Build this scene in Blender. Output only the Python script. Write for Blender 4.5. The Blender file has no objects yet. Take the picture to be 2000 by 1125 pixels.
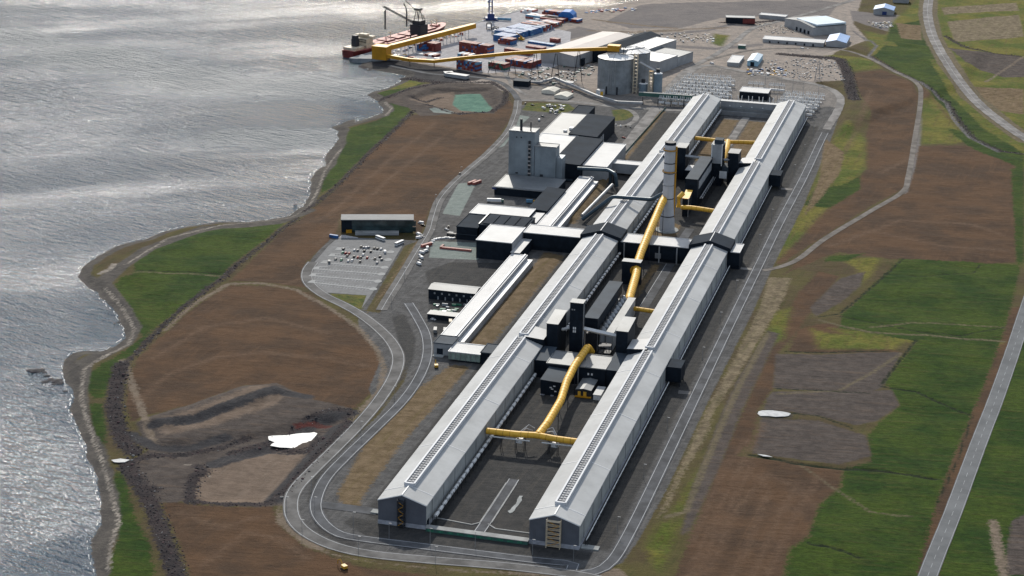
import bpy, math, random
import numpy as np
from mathutils import Vector, Matrix
random.seed(7); rng = np.random.default_rng(7)
S = bpy.context.scene
COL = S.collection
# ------------------------------------------------------------------ camera
FPX, YAW, PITCH, ROLL = 3891.49, -.253, .3291, .0184
CAM = Vector((345.2, -1026.4, 518.9))
cy, sy, cp, sp = math.cos(YAW), math.sin(YAW), math.cos(PITCH), math.sin(PITCH)
_f = Vector((sy*cp, cy*cp, -sp)); _r0 = Vector((cy, -sy, 0)); _u0 = _r0.cross(_f)
_c, _s = math.cos(ROLL), math.sin(ROLL)
_r = _c*_r0 + _s*_u0; _u = -_s*_r0 + _c*_u0
cam = bpy.data.objects.new('camera', bpy.data.cameras.new('camera')); COL.objects.link(cam)
cam.data.sensor_width = 36; cam.data.lens = FPX/2000*36
cam.data.clip_start = 1; cam.data.clip_end = 30000
cam.matrix_world = Matrix(((_r.x, _u.x, -_f.x, CAM.x), (_r.y, _u.y, -_f.y, CAM.y), (_r.z, _u.z, -_f.z, CAM.z), (0, 0, 0, 1)))
S.camera = cam
def G(px, py, z=0.):
    d = _f + _r*((px-1000)/FPX) - _u*((py-562.5)/FPX)
    t = (z-CAM.z)/d.z
    return (CAM.x+t*d.x, CAM.y+t*d.y)
# ------------------------------------------------------------------ light
SUN_AZ, SUN_EL = math.radians(-20), math.radians(33)      # azimuth from +Y towards +X
w = bpy.data.worlds.new('World'); S.world = w; w.use_nodes = True
nt = w.node_tree; nt.nodes.clear()
def N(t, ty, **kw):
    n = t.nodes.new(ty)
    for k, v in kw.items():
        if k.startswith('i_'):
            key = k[2:]
            key = int(key) if key.isdigit() else key.replace('_', ' ')
            n.inputs[key].default_value = v
        else: setattr(n, k, v)
    return n
sky = N(nt, 'ShaderNodeTexSky', sky_type='NISHITA', sun_disc=False, sun_elevation=SUN_EL, sun_rotation=SUN_AZ)
sky.air_density = 1.0; sky.dust_density = 2.0; sky.ozone_density = 1.0
tc = N(nt, 'ShaderNodeTexCoord'); mp = N(nt, 'ShaderNodeMapping'); mp.inputs['Scale'].default_value = (1, 1, 2.6)
nz = N(nt, 'ShaderNodeTexNoise', i_Scale=2.4, i_Detail=7., i_Roughness=.58)
rp = N(nt, 'ShaderNodeValToRGB'); rp.color_ramp.elements[0].position = .40; rp.color_ramp.elements[1].position = .60
mx = N(nt, 'ShaderNodeMix', data_type='RGBA'); mx.inputs[7].default_value = (6.4, 7.3, 8.6, 1)
bg = N(nt, 'ShaderNodeBackground'); bg.inputs['Strength'].default_value = .095
wo = N(nt, 'ShaderNodeOutputWorld')
L = nt.links.new
L(tc.outputs['Generated'], mp.inputs[0]); L(mp.outputs[0], nz.inputs['Vector']); L(nz.outputs['Fac'], rp.inputs[0])
L(rp.outputs[0], mx.inputs[0]); L(sky.outputs[0], mx.inputs[6]); L(mx.outputs[2], bg.inputs[0]); L(bg.outputs[0], wo.inputs[0])
sd = bpy.data.lights.new('sun', 'SUN'); sd.energy = 3.4; sd.angle = math.radians(1.0); sd.color = (1, .945, .85)
so = bpy.data.objects.new('sun', sd); COL.objects.link(so)
SV = Vector((math.sin(SUN_AZ)*math.cos(SUN_EL), math.cos(SUN_AZ)*math.cos(SUN_EL), math.sin(SUN_EL)))
so.rotation_euler = SV.to_track_quat('Z', 'Y').to_euler(); so.location = (0, 0, 900)
S.view_settings.view_transform = 'Standard'; S.view_settings.look = 'None'
S.view_settings.exposure = 0.08; S.view_settings.gamma = 1; S.view_settings.use_curve_mapping = False
S.render.engine = 'CYCLES'
S.cycles.max_bounces = 5; S.cycles.diffuse_bounces = 2; S.cycles.glossy_bounces = 3
S.cycles.caustics_reflective = False; S.cycles.caustics_refractive = False
# ------------------------------------------------------------------ materials
def newmat(name):
    m = bpy.data.materials.new(name); m.use_nodes = True
    t = m.node_tree; b = t.nodes['Principled BSDF']
    return m, t, b
def mixc(t, fac, a, b):
    n = t.nodes.new('ShaderNodeMix'); n.data_type = 'RGBA'
    for i, v in ((0, fac), (6, a), (7, b)):
        if isinstance(v, bpy.types.NodeSocket): t.links.new(v, n.inputs[i])
        else: n.inputs[i].default_value = v if i == 0 else (*v, 1)[:4]
    return n.outputs[2]
def math_(t, op, a, b=None, c=None):
    n = t.nodes.new('ShaderNodeMath'); n.operation = op
    for i, v in enumerate((a, b, c)):
        if v is None: continue
        if isinstance(v, bpy.types.NodeSocket): t.links.new(v, n.inputs[i])
        else: n.inputs[i].default_value = v
    return n.outputs[0]
def ss(t, v, lo, hi):
    n = t.nodes.new('ShaderNodeMapRange'); n.interpolation_type = 'SMOOTHSTEP'
    t.links.new(v, n.inputs[0]); n.inputs[1].default_value = lo; n.inputs[2].default_value = hi
    return n.outputs[0]
def noise(t, vec, scale, detail=4., rough=.55):
    n = t.nodes.new('ShaderNodeTexNoise'); n.inputs['Scale'].default_value = scale
    n.inputs['Detail'].default_value = detail; n.inputs['Roughness'].default_value = rough
    t.links.new(vec, n.inputs['Vector']); return n.outputs['Fac']
def mapped(t, vec, rot=0, scale=(1, 1, 1)):
    n = t.nodes.new('ShaderNodeMapping'); n.vector_type = 'TEXTURE'; n.inputs['Rotation'].default_value = (0, 0, rot)
    n.inputs['Scale'].default_value = tuple(1/q for q in scale); t.links.new(vec, n.inputs[0]); return n.outputs[0]
def worldpos(t):
    return t.nodes.new('ShaderNodeNewGeometry').outputs['Position']
MATS = {}
def paint(name, c, rough=.6, metal=0., var=.12, scale=.15, rib=None, spec=.4, dirt=0.):
    """weathered painted or coated surface: tone mottling, fine relief, optional sheet ribs (axis, pitch in m)"""
    if name in MATS: return MATS[name]
    m, t, b = newmat(name); P = worldpos(t)
    c2 = tuple(x*(1-var*1.6) for x in c); c3 = tuple(min(1, x*(1+var)) for x in c)
    n1 = noise(t, P, scale, 5, .6); n2 = noise(t, mapped(t, P, 0, (1, 1, .12)), scale*6, 4, .6)
    col = mixc(t, ss(t, n1, .3, .7), c2, c3)
    col = mixc(t, math_(t, 'MULTIPLY', ss(t, n2, .5, .8), .35+dirt), col, tuple(x*.62 for x in c))
    t.links.new(col, b.inputs['Base Color'])
    b.inputs['Roughness'].default_value = rough; b.inputs['Metallic'].default_value = metal
    b.inputs['Specular IOR Level'].default_value = spec
    h = noise(t, P, 1.7, 3)
    if rib:
        ax, pitch = rib
        sx = t.nodes.new('ShaderNodeSeparateXYZ'); t.links.new(P, sx.inputs[0])
        v = sx.outputs[0] if ax == 'x' else sx.outputs[1] if ax == 'y' else sx.outputs[2]
        if ax == 'w':
            v = math_(t, 'ADD', sx.outputs[0], sx.outputs[1])
        wv = math_(t, 'SINE', math_(t, 'MULTIPLY', v, 2*math.pi/pitch))
        h = math_(t, 'MULTIPLY_ADD', wv, .5, h)
    bp = t.nodes.new('ShaderNodeBump'); bp.inputs['Strength'].default_value = .35; bp.inputs['Distance'].default_value = .12
    t.links.new(h, bp.inputs['Height']); t.links.new(bp.outputs[0], b.inputs['Normal'])
    MATS[name] = m; return m
RW = paint('white sheet roof', (.46, .46, .455), .6, 0, .07, .05, ('y', 1.2), .5, -.15)
RG = paint('grey aluminium potroom roof', (.42, .425, .42), .65, .0, .10, .03, ('y', 1.5), .4, .0)
SEAM = paint('roof flashing white', (.66, .66, .66), .5, 0, .04)
VENTW = paint('vent white metal', (.56, .575, .6), .6, .0, .06)
VENTG = paint('vent grey louvre', (.15, .16, .17), .7, .0, .1)
VENTF = paint('vent flap grey', (.40, .40, .41), .7, 0, .08)
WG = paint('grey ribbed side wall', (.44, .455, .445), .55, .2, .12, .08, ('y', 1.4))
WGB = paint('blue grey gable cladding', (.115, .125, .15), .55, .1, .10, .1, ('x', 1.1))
PL = paint('concrete plinth', (.36, .37, .41), .8, 0, .15, .3)
DK = paint('near black cladding', (.012, .018, .027), .7, .0, .2, .2, ('w', 1.0), .12)
DKR = paint('dark slate roof sheet', (.024, .034, .047), .85, .0, .14, .06, ('y', 1.2), .08)
DKG = paint('charcoal grey roof', (.05, .066, .084), .75, .0, .12, .08, None, .15)
OFR = paint('office grey roof', (.13, .14, .15), .7)
GYR = paint('mid grey roof membrane', (.21, .22, .225), .55, .1, .14, .04)
LGW = paint('pale grey wall', (.34, .35, .36), .6, .1, .1, .1, ('w', 1.3))
TWR = paint('silver blue tower cladding', (.27, .31, .34), .5, .35, .16, .05, ('w', 1.0), .5, .1)
YEL = paint('yellow duct paint', (.84, .47, .05), .5, 0, .1, .12, None, .4, .05)
YELD = paint('yellow ochre gallery', (.52, .25, .015), .55, 0, .1, .1, ('w', 1.5), .3)
BAND = paint('duct band brown', (.33, .17, .03), .7)
STK = paint('stack pale concrete', (.55, .55, .56), .7, 0, .1, .06, None, .3, .15)
STL = paint('dark steelwork', (.03, .033, .04), .6, .2, .1)
STLG = paint('galvanised steel', (.34, .35, .36), .5, .5, .12)
WHT = paint('white painted metal', (.76, .76, .75), .5, 0, .06)
CRM = paint('cream ship paint', (.62, .52, .38), .6, 0, .12, .3)
GLS = paint('dark green glass wall', (.025, .05, .055), .12, 0, .3, .15, None, .8)
GRN = paint('green painted panel', (.05, .13, .11), .6)
GRNB = paint('green crates', (.04, .2, .12), .6, 0, .3, .8)
LGG = paint('pale green translucent wall', (.25, .32, .28), .4, 0, .15, .3)
TAN = paint('tan roof', (.42, .37, .34), .6, 0, .08, .03)
CONC = paint('silo concrete', (.25, .265, .275), .8, 0, .18, .07, ('z', 3.), .3, .15)
RED = paint('red container', (.17, .03, .025), .6, 0, .22, .4, ('w', .8))
REDL = paint('faded red container', (.34, .10, .08), .6, 0, .2, .4, ('w', .8))
BLU = paint('blue container', (.025, .11, .29), .55, 0, .22, .4, ('w', .8))
BLUL = paint('pale blue container', (.14, .30, .44), .55, 0, .2, .4, ('w', .8))
GRNC = paint('green container', (.03, .13, .1), .6, 0, .2, .4, ('w', .8))
YELC = paint('yellow vehicle paint', (.6, .33, .03), .5, 0, .1)
CRANEB = paint('crane blue', (.015, .04, .16), .5, 0, .15, .5)
ROOFB = paint('sky blue roof', (.30, .45, .72), .45, 0, .08, .1)
ROOFP = paint('pale blue roof', (.55, .66, .74), .45, 0, .06, .1)
TERR = paint('terracotta wall', (.33, .13, .05), .7)
HULL = paint('ship red hull', (.14, .02, .018), .5, 0, .25, .12)
HATCH = paint('ship hatch pink red', (.42, .12, .1), .6, 0, .25, .2)
TYRE = paint('black rubber', (.012, .012, .012), .8)
GLASS = paint('car window glass', (.015, .02, .025), .08, 0, .1, 1, None, .8)
ROAD = paint('asphalt road', (.095, .098, .105), .85, 0, .24, .07, None, .1)
ROADL = paint('pale gravel road', (.25, .235, .22), .95, 0, .24, .07, None, .1)
ROADH = paint('weathered highway asphalt', (.165,.17,.172), .9, 0, .12, .05, None, .1)
ROADK = paint('brown grey farm track', (.19,.17,.15), .95, 0, .24, .07, None, .1)
ROADM = paint('mid grey road', (.145,.139,.133), .9, 0, .24, .07, None, .15)
ROADD = paint('dark asphalt road', (.062, .064, .072), .85, 0, .16, .12, None, .1)
LINE = paint('road line white', (.42, .43, .44), .8, 0, .1)
KERB = paint('kerb concrete', (.33, .33, .32), .9, 0, .15)
PADC = paint('pale concrete slab', (.34, .35, .34), .9, 0, .16, .1)
DUCTD = paint('dark blue pipe', (.045, .075, .1), .4, .3, .1)
# ------------------------------------------------------------------ mesh builder
class MB:
    def __init__(s): s.v = []; s.f = []; s.m = []; s.mats = []
    def mi(s, mat):
        if mat not in s.mats: s.mats.append(mat)
        return s.mats.index(mat)
    def add(s, vs, fs, mat):
        o = len(s.v); s.v += [tuple(v) for v in vs]; k = s.mi(mat)
        for f in fs: s.f.append([i+o for i in f]); s.m.append(k)
    def box(s, x0, x1, y0, y1, z0, z1, mat, top=None, front=None):
        v = [(x0,y0,z0),(x1,y0,z0),(x1,y1,z0),(x0,y1,z0),(x0,y0,z1),(x1,y0,z1),(x1,y1,z1),(x0,y1,z1)]
        s.add(v, [(0,3,2,1),(1,2,6,5),(2,3,7,6),(3,0,4,7)], mat)
        s.add(v, [(4,5,6,7)], top or mat); s.add(v, [(0,1,5,4)], front or mat)
    def prism(s, pts, z0, z1, mat, top=None):
        n = len(pts)
        za = z0 if hasattr(z0, '__len__') else [z0]*n; zb = z1 if hasattr(z1, '__len__') else [z1]*n
        a = sum(pts[i][0]*pts[(i+1)%n][1]-pts[(i+1)%n][0]*pts[i][1] for i in range(n))
        if a < 0: pts = pts[::-1]; za = za[::-1]; zb = zb[::-1]
        v = [(p[0],p[1],za[i]) for i,p in enumerate(pts)]+[(p[0],p[1],zb[i]) for i,p in enumerate(pts)]
        s.add(v, [(i,(i+1)%n,n+(i+1)%n,n+i) for i in range(n)]+[tuple(range(n-1,-1,-1))], mat)
        s.add(v, [tuple(range(n,2*n))], top or mat)
    def profile(s, prof, y0, y1, mat):
        """closed (x,z) outline extruded along y"""
        n = len(prof); v = [(x,y0,z) for x,z in prof]+[(x,y1,z) for x,z in prof]
        s.add(v, [(i,(i+1)%n,n+(i+1)%n,n+i) for i in range(n)]+[tuple(range(n-1,-1,-1)), tuple(range(n,2*n))], mat)
    def cyl(s, x, y, z0, z1, r0, r1, mat, n=16, top=None, cap=True):
        v = [(x+r0*math.cos(2*math.pi*i/n), y+r0*math.sin(2*math.pi*i/n), z0) for i in range(n)]
        v += [(x+r1*math.cos(2*math.pi*i/n), y+r1*math.sin(2*math.pi*i/n), z1) for i in range(n)]
        s.add(v, [(i,(i+1)%n,n+(i+1)%n,n+i) for i in range(n)], mat)
        if cap: s.add(v, [tuple(range(n,2*n))], top or mat)
    def tube(s, pts, r, mat, n=10, cap=True):
        P = [Vector(p) for p in pts]; rings = []
        for i, p in enumerate(P):
            if i == 0: d = P[1]-P[0]
            elif i == len(P)-1: d = P[-1]-P[-2]
            else: d = (P[i+1]-p).normalized()+(p-P[i-1]).normalized()
            d.normalize()
            a = Vector((0,0,1)) if abs(d.z) < .95 else Vector((1,0,0))
            u = d.cross(a).normalized(); v = u.cross(d)
            rr = r[i] if hasattr(r, '__len__') else r
            rings.append([p+rr*(math.cos(2*math.pi*k/n)*u+math.sin(2*math.pi*k/n)*v) for k in range(n)])
        vs = [q for R in rings for q in R]; fs = []
        for i in range(len(P)-1):
            for k in range(n): fs.append((i*n+k, i*n+(k+1)%n, (i+1)*n+(k+1)%n, (i+1)*n+k))
        if cap: fs += [tuple(range(n-1,-1,-1)), tuple(range((len(P)-1)*n, len(P)*n))]
        s.add(vs, fs, mat)
    def beam(s, a, b, wd, mat): s.tube([a, b], wd*.7, mat, 4)
    def mesh(s, name, smooth=False):
        me = bpy.data.meshes.new(name); me.from_pydata(s.v, [], s.f)
        for m in s.mats: me.materials.append(m)
        me.polygons.foreach_set('material_index', s.m)
        if smooth: me.polygons.foreach_set('use_smooth', [True]*len(me.polygons))
        me.validate(); me.update(); return me
    def obj(s, name, parent=None, smooth=False):
        o = bpy.data.objects.new(name, s.mesh(name, smooth)); COL.objects.link(o)
        if smooth:
            try: o.data.set_sharp_from_angle(angle=math.radians(40))
            except Exception: pass
        if parent: o.parent = parent
        return o
def tag(o, label=None, cat=None, group=None, kind=None):
    if label: o['label'] = label
    if cat: o['category'] = cat
    if group: o['group'] = group
    if kind: o['kind'] = kind
    return o
def thing(name, label, cat, loc=(0,0,0), rz=0, group=None):
    o = bpy.data.objects.new(name, None); COL.objects.link(o); o.empty_display_size = 1
    o.location = loc; o.rotation_euler = (0, 0, rz)
    return tag(o, label, cat, group)
def dup(root, loc, rz=0, label=None, group=None, slots=None):
    r = root.copy(); COL.objects.link(r); r.location = loc; r.rotation_euler = (0, 0, rz)
    if label: r['label'] = label
    if group: r['group'] = group
    for ch in root.children:
        c = ch.copy(); COL.objects.link(c); c.parent = r
        for g in ch.children:
            d = g.copy(); COL.objects.link(d); d.parent = c
    return r
ORD = ['first','second','third','fourth','fifth','sixth','seventh','eighth','ninth','tenth','eleventh','twelfth','thirteenth','fourteenth','fifteenth','sixteenth','seventeenth','eighteenth','nineteenth','twentieth','twenty first','twenty second','twenty third','twenty fourth']
# ------------------------------------------------------------------ terrain data (traced outlines; pixel pairs are turned into ground metres by G)
def PX(s, z=0.):
    v = [float(q) for q in s.replace(',', ' ').split()]
    return [G(v[i], v[i+1], z) for i in range(0, len(v), 2)]
coast = [(200,-3000),(0,-900),(-70,-500),(-110,-250)] + PX('''186,1125 184,1111 179,1078 177,1056 188,1037 198,1020 201,993 194,968 191,932 175,900 165,866 150,830 137,800
 147,776 137,758 128,746 126,731 123,714 128,703 145,690 162,686 183,688 205,686 226,675 245,662 246,645 235,624 224,607 205,586 190,570 172,560 152,541
 160,523 183,507 206,493 241,477 280,468 322,452 368,442 426,434 484,434 530,429 565,422 592,405 604,385 608,370 611,341 635,324 636,306 661,274 661,256
 650,249 675,238 697,231 692,239 749,221 748,211 731,194 715,185 757,172 780,161 793,148 786,146 749,140 718,134 704,127 710,121 728,114''', -5.) \
 + [(-437,1230),(-322,1590)] + PX('1046,15 1118,21 1172,15 1251,0', -5.) + [(-110,2050),(100,2400),(900,3400),(6000,3800),(6000,-3000)]
POLY = {}
def A(cls, s, z=0.): POLY.setdefault(cls, []).append(s if isinstance(s, list) else PX(s, z))
# wide far gravel
A('gravel', [(-437,1230),(-322,1590),(-230,1720),(-100,2000),(60,2500),(110,1950),(120,1640),(150,1540),(118,1440),(112,1330),(110,1180),(140,1100),(100,1075),(0,1090),(-180,1090),(-290,1130),(-400,1190)])
A('greytan', '1185,42 1250,8 1480,2 1600,0 1640,5 1620,30 1560,42 1500,32 1410,35 1330,55 1230,55')
A('gravel', '1420,110 1530,105 1640,125 1652,165 1560,165 1380,128')
A('greytan', '1660,20 1700,25 1760,30 1770,45 1740,62 1700,52 1665,40')
# plant base
A('plant', '1012,205 1003,245 965,290 905,345 860,395 845,440 820,480 770,560 742,612 770,660 800,700 790,745 740,810 660,885 595,945 572,990 590,1035 660,1070 800,1092 1000,1106 1150,1116 1215,1100 1250,1050 1300,960 1390,770 1470,610 1510,520 1570,400 1630,255 1645,210 1640,186 1600,200 1400,195 1290,205 1200,206 1100,200')
A('swyard', '1345,140 1400,128 1500,150 1600,168 1638,190 1640,215 1600,215 1400,200 1290,205')
A('swyard', '1012,160 1100,150 1160,180 1260,190 1345,140 1370,160 1290,214 1200,210 1100,200 1012,196')
A('plant', '600,520 612,500 650,462 820,470 790,480 716,606 700,605 640,585 605,560')
A('plant', '700,605 745,612 800,690 780,740 740,800 720,760 745,700 700,640')
# dark yards
A('dark', [(30.5,2),(92.5,2),(92.5,250),(30.5,250)])
A('dark', [(30.5,318),(92.5,318),(92.5,545),(30.5,545)])
A('dark', [(30.5,573),(92.5,573),(92.5,860),(30.5,860)])
A('dark', [(123.5,4),(140,4),(141,1060),(123.5,1060)])
A('dark', [(-12,10),(-.5,2),(-.5,540),(-13,540),(-14,200)])
A('dark', [(-25,632),(-.5,632),(-.5,1070),(-28,1070)])
A('dark', '838,560 830,530 880,512 1005,514 940,580 930,640 900,665 860,650 838,620')
A('dark', '765,620 790,612 812,660 808,700 790,735 740,800 700,850 690,845 755,775 790,725 785,690')
A('dark', '690,1010 740,1020 1000,1060 1160,1080 1150,1095 960,1078 720,1050 670,1020')
A('dark', '600,975 610,935 680,880 770,790 790,800 700,880 640,925 615,970 625,1020 700,1062 690,1072 620,1040')
A('dark', [(-14,430),(-8,430),(-9,545),(-14,545)])
A('dark', '850,500 885,462 905,455 890,470 880,500')
A('brownveg', [(-33,300),(-16,300),(-14,540),(-33,545)])
A('brownveg', [(-37,632),(-26,632),(-28,1072),(-38,1078)])
A('brownveg', '658,965 722,850 802,770 882,712 918,716 862,780 782,870 712,965 700,990 672,992')
A('brownveg', '830,470 806,492 745,580 716,612 728,600 770,535 800,490 815,470')
A('brownveg', [(37,880),(56,880),(55,1060),(38,1060)]); A('brownveg', [(66,880),(86,880),(85,1060),(66,1060)])
A('brownveg', '1280,425 1330,440 1320,462 1270,465')
A('brownveg', [(60,440),(66,440),(68,540),(62,540)])
# brown fields
A('brown', '805,222 850,225 960,222 992,192 1003,205 996,235 960,285 905,335 860,385 838,412 830,440 815,470 805,440 665,420 655,462 598,512 590,545 598,562 520,552 450,548 500,500 545,455 600,412 650,370 720,300')
A('brown', '448,556 520,558 598,570 660,612 712,650 742,690 748,718 735,758 690,800 610,782 540,750 480,755 380,790 255,820 246,785 250,745 268,700 310,655 380,600')
A('brown', '312,975 380,985 500,992 530,985 545,1025 600,1072 700,1108 900,1132 900,1240 300,1240 372,1125 350,1060')
A('brown', '1440,890 1560,902 1645,918 1640,950 1602,982 1580,1045 1540,1072 1528,1125 1520,1260 1260,1260 1318,1125 1352,1040 1388,950 1425,860 1480,740 1520,650 1560,570 1600,530 1640,540 1590,600 1560,640 1520,690 1510,760 1480,800 1470,860')
A('brown', '1662,150 1722,143 1780,165 1795,190 1785,260 1775,330 1765,368 1700,402 1610,460 1560,492 1530,512 1505,520 1555,470 1600,420 1650,376 1692,330 1690,270 1702,225 1680,190')
A('brown', '1795,285 1870,283 1960,292 1985,330 1995,400 1985,512 1900,516 1720,505 1640,492 1600,505 1530,535 1610,465 1705,405 1772,376 1787,330')
A('brown', '1800,150 1830,180 1860,230 1840,260 1800,230'); A('brown', '1560,640 1620,630 1760,690 1700,692 1540,685')
# olive / dry grass
A('olive', '1655,240 1690,270 1690,330 1650,376 1600,420 1555,470 1505,520 1520,480 1570,400 1630,270')
A('olive', '1275,1100 1262,1068 1290,1022 1332,1015 1312,1060 1290,1118')
A('olive', '1360,930 1380,905 1340,1000 1310,1010'); A('olive', '1505,610 1545,600 1530,660 1495,680')
A('olive', '1585,640 1620,650 1700,655 1770,665 1745,685 1600,680')
A('olive', '1640,505 1720,505 1700,540 1620,600 1600,590 1680,530'); A('olive', '1820,190 1850,230 1895,275 1860,280 1800,280 1798,200')
A('olive', '1610,110 1700,120 1720,140 1660,146 1640,126'); A('olive', '1690,60 1740,70 1720,130 1700,110')
A('verge', '1030,200 1110,203 1125,213 1100,222 1020,215'); A('verge', '1195,215 1225,212 1240,225 1220,235 1200,236')
A('verge', '640,573 718,577 706,606 672,600'); A('olive', '1395,65 1425,70 1410,90 1390,85')
A('olive', '1840,20 1990,10 2000,60 2000,200 1930,150 1860,60'); A('olive', '790,150 830,152 820,165 760,172')
# grass
A('grass', '263,514 290,495 330,475 370,458 430,444 490,440 545,433 562,428 548,447 520,470 490,492 455,520 430,545 400,575 350,610 300,640 280,655 262,640 255,610 240,582 224,557 235,542 262,539', -2.)
A('grass', '320,620 290,655 262,690 238,710 215,745 205,775 182,778 168,757 170,732 195,712 235,690 268,664', -2.)
A('grass', '175,785 200,788 207,830 205,870 188,872 178,830', -2.)
A('grass', '222,925 240,912 252,960 264,1010 292,1060 302,1125 300,1200 200,1200 212,1120 212,1085 230,1055 224,1010 212,975', -2.)
A('grass', '782,195 800,208 803,220 790,240 720,298 650,365 625,378 628,345 655,300 668,272 680,250 742,233 764,212 758,200', -2.)
A('grass', '715,188 757,175 800,172 835,160 790,185 750,192', -2.)
A('grass', '1645,612 1702,560 1760,505 1992,516 1985,560 1960,650 1925,745 1870,870 1830,980 1790,1125 1770,1240 1520,1240 1532,1125 1545,1070 1580,1052 1600,985 1642,952 1650,916 1702,902 1695,850 1717,825 1757,790 1742,765 1727,745 1790,668 1720,655 1640,640')
A('grass', '2010,560 1998,640 1960,760 1910,880 1870,1000 1830,1125 1800,1240 2300,1240 2300,560')
A('grass', '1728,95 1800,100 1850,180 1920,250 2000,300 2000,330 1900,290 1870,235 1800,168 1745,140 1705,115')
A('grass', '1740,50 1800,40 1812,70 1840,125 1790,120 1730,80'); A('grass', '1850,250 1900,260 1950,290 1890,285')
A('grass', '1590,370 1650,360 1680,345 1680,370 1620,405 1570,400')
A('grass', '1975,330 2000,320 2000,520 1985,510'); A('grass', '1620,500 1690,495 1650,512 1610,510')
# grey soil plots
A('plot', '1515,692 1762,690 1722,758 1690,768 1510,757'); A('plot', '1510,765 1640,762 1700,762 1742,762 1757,790 1712,822 1670,830 1600,812 1490,800 1500,775')
A('plot', '1487,817 1600,822 1690,850 1702,890 1640,907 1467,885 1480,850'); A('plot', '1592,618 1582,600 1640,545 1690,530 1680,560 1640,592')
A('plot', '1500,645 1522,650 1450,800 1400,925 1345,1040 1330,1045 1350,960 1400,830 1440,740')
A('plot', '265,822 380,790 480,755 540,748 612,780 686,797 680,822 560,987 500,992 370,982 300,978 250,930 240,900 290,875')
A('plot', '735,190 800,168 850,160 960,163 992,190 965,222 870,224 820,226 798,206')
A('tan', '375,930 430,895 520,870 600,874 560,930 515,978 440,985 365,975'); A('tan', '300,830 400,800 500,760 560,765 540,790 420,830 320,850')
A('tan', '800,192 850,178 885,174 890,200 960,214 900,219 840,203'); A('tan', '860,100 1000,90 1060,92 1065,98 1000,110')
A('straw', '1500,542 1545,542 1530,585 1490,650 1440,735 1395,800 1385,840 1335,925 1300,1000 1285,1010 1320,930 1380,800 1440,690 1485,600')
A('greenliner', '890,178 937,179 962,208 957,216 900,211 884,200'); A('palegreen', '838,211 870,207 907,219 880,223 847,218')
A('palegreen', '895,358 931,356 898,422 864,417'); A('palegreen', '843,471 935,474 935,508 838,503'); A('palegreen', '1000,222 1035,228 1020,242 1010,250 985,285 970,290 990,250')
# harbour concrete
A('concrete', [(-437,1230),(-322,1590),(-250,1600),(-262,1480),(-225,1460),(-200,1345),(-175,1340),(-200,1235),(-262,1192),(-375,1228)])
A('concrete', '632,492 668,458 700,464 680,478')
A('darkbank', '728,114 710,121 704,128 720,136 750,142 790,150 850,162 930,158 960,150 900,138 800,122', -1.)
A('track', '1210,1110 1000,1118 800,1108 650,1085 560,1010 545,985 540,1020 600,1070 700,1095 900,1116 1150,1130 1230,1130')
LINES = []   # class, width, polyline
def Lw(cls, wd, s, z=0.): LINES.append((cls, wd, s if isinstance(s, list) else PX(s, z)))
Lw('rock', 5, '578,424 550,450 520,474 490,497 455,526 430,548 414,556 368,595 322,630 290,660 262,692 240,712', -1.)
Lw('rock', 5, '805,215 780,245 720,300 650,368 615,395 590,410', -1.)
Lw('rock', 12, '238,712 228,745 222,790 228,830 245,865 262,880', -1.)
Lw('rock', 11, '248,900 262,930 285,965 305,1010 322,1060 345,1125 370,1200', -1.)
Lw('rock', 5, '445,880 500,862 560,842 600,815 640,800 686,800'); Lw('rock', 6, '686,800 672,832 620,888 570,948 520,985 440,985 372,978')
Lw('rock', 6, '230,895 300,885 370,878 430,868 480,850'); Lw('rock', 8, '370,978 372,950 380,930 400,915 385,905')
Lw('rock', 6, '530,850 540,870 600,876 625,850'); Lw('rock', 8, '300,955 260,930 240,905')
Lw('rock', 14, '1525,106 1600,112 1640,122 1655,150 1660,175 1668,200'); Lw('rock', 8, '1410,45 1500,42 1620,35')
Lw('rock', 7, '740,190 800,172 870,160 960,160 990,180 985,200 962,218 900,224 860,208 835,204'); Lw('rock', 5, '800,185 830,195 860,186')
Lw('rock', 12, '704,127 720,137 750,143 795,153 850,165', -3.); Lw('rock', 5, '1700,115 1745,143 1800,168 1850,200 1872,235 1905,272 1955,295 2000,300')
Lw('rock', 5, '1845,70 1880,90 1940,105 1990,110')
Lw('creek', 4, '1668,60 1690,76 1712,95 1696,114 1742,142 1800,168 1848,200 1862,232 1895,268 1950,295')
Lw('beach', 15, '178,1125 186,1085 205,1050 212,1010 200,960 182,900 160,850 152,800 150,765 160,712 240,672 258,640 235,600 200,555 215,540 290,488 400,448 540,435 600,412', -3.)
Lw('beach', 9, '612,385 622,355 645,320 668,280 665,250 700,240 752,226 760,208 735,190', -3.)
Lw('shell', 2.4, '212,1110 220,1050 232,1020 215,950 200,900 185,860 168,812 158,770 165,722 200,698 250,672 262,640 240,600 205,560', -2.5)
Lw('shell', 2., '245,520 330,465 430,440 560,426 600,405 618,375 640,320 668,290', -2.5); Lw('shell', 2.5, '752,226 765,210 752,198', -2.5)
Lw('shell', 5, '196,536 214,528 224,518', -3.)
Lw('track', 4, '322,640 370,600 445,553 510,553 580,566 640,600 700,640 738,685 750,718 740,765 690,815 640,870 590,925 555,965')
Lw('track', 5, '300,868 240,700', -1.); 
Lw('ditch', 2.2, '1765,505 1710,555 1640,612 1600,618'); Lw('ditch', 1.6, '1725,535 1800,540 1900,532 1915,515')
Lw('ditch', 3.5, '1465,888 1560,905 1640,915 1720,920 1830,938'); Lw('ditch', 2.5, '1722,750 1790,664'); Lw('ditch', 3, '1720,755 1790,765 1870,800 1900,810')
Lw('ditch', 2.5, '1535,686 1740,688'); Lw('ditch', 2, '1640,618 1710,630 1800,650 1880,655'); Lw('ditch', 2.5, '1500,803 1600,812 1665,835')
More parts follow.
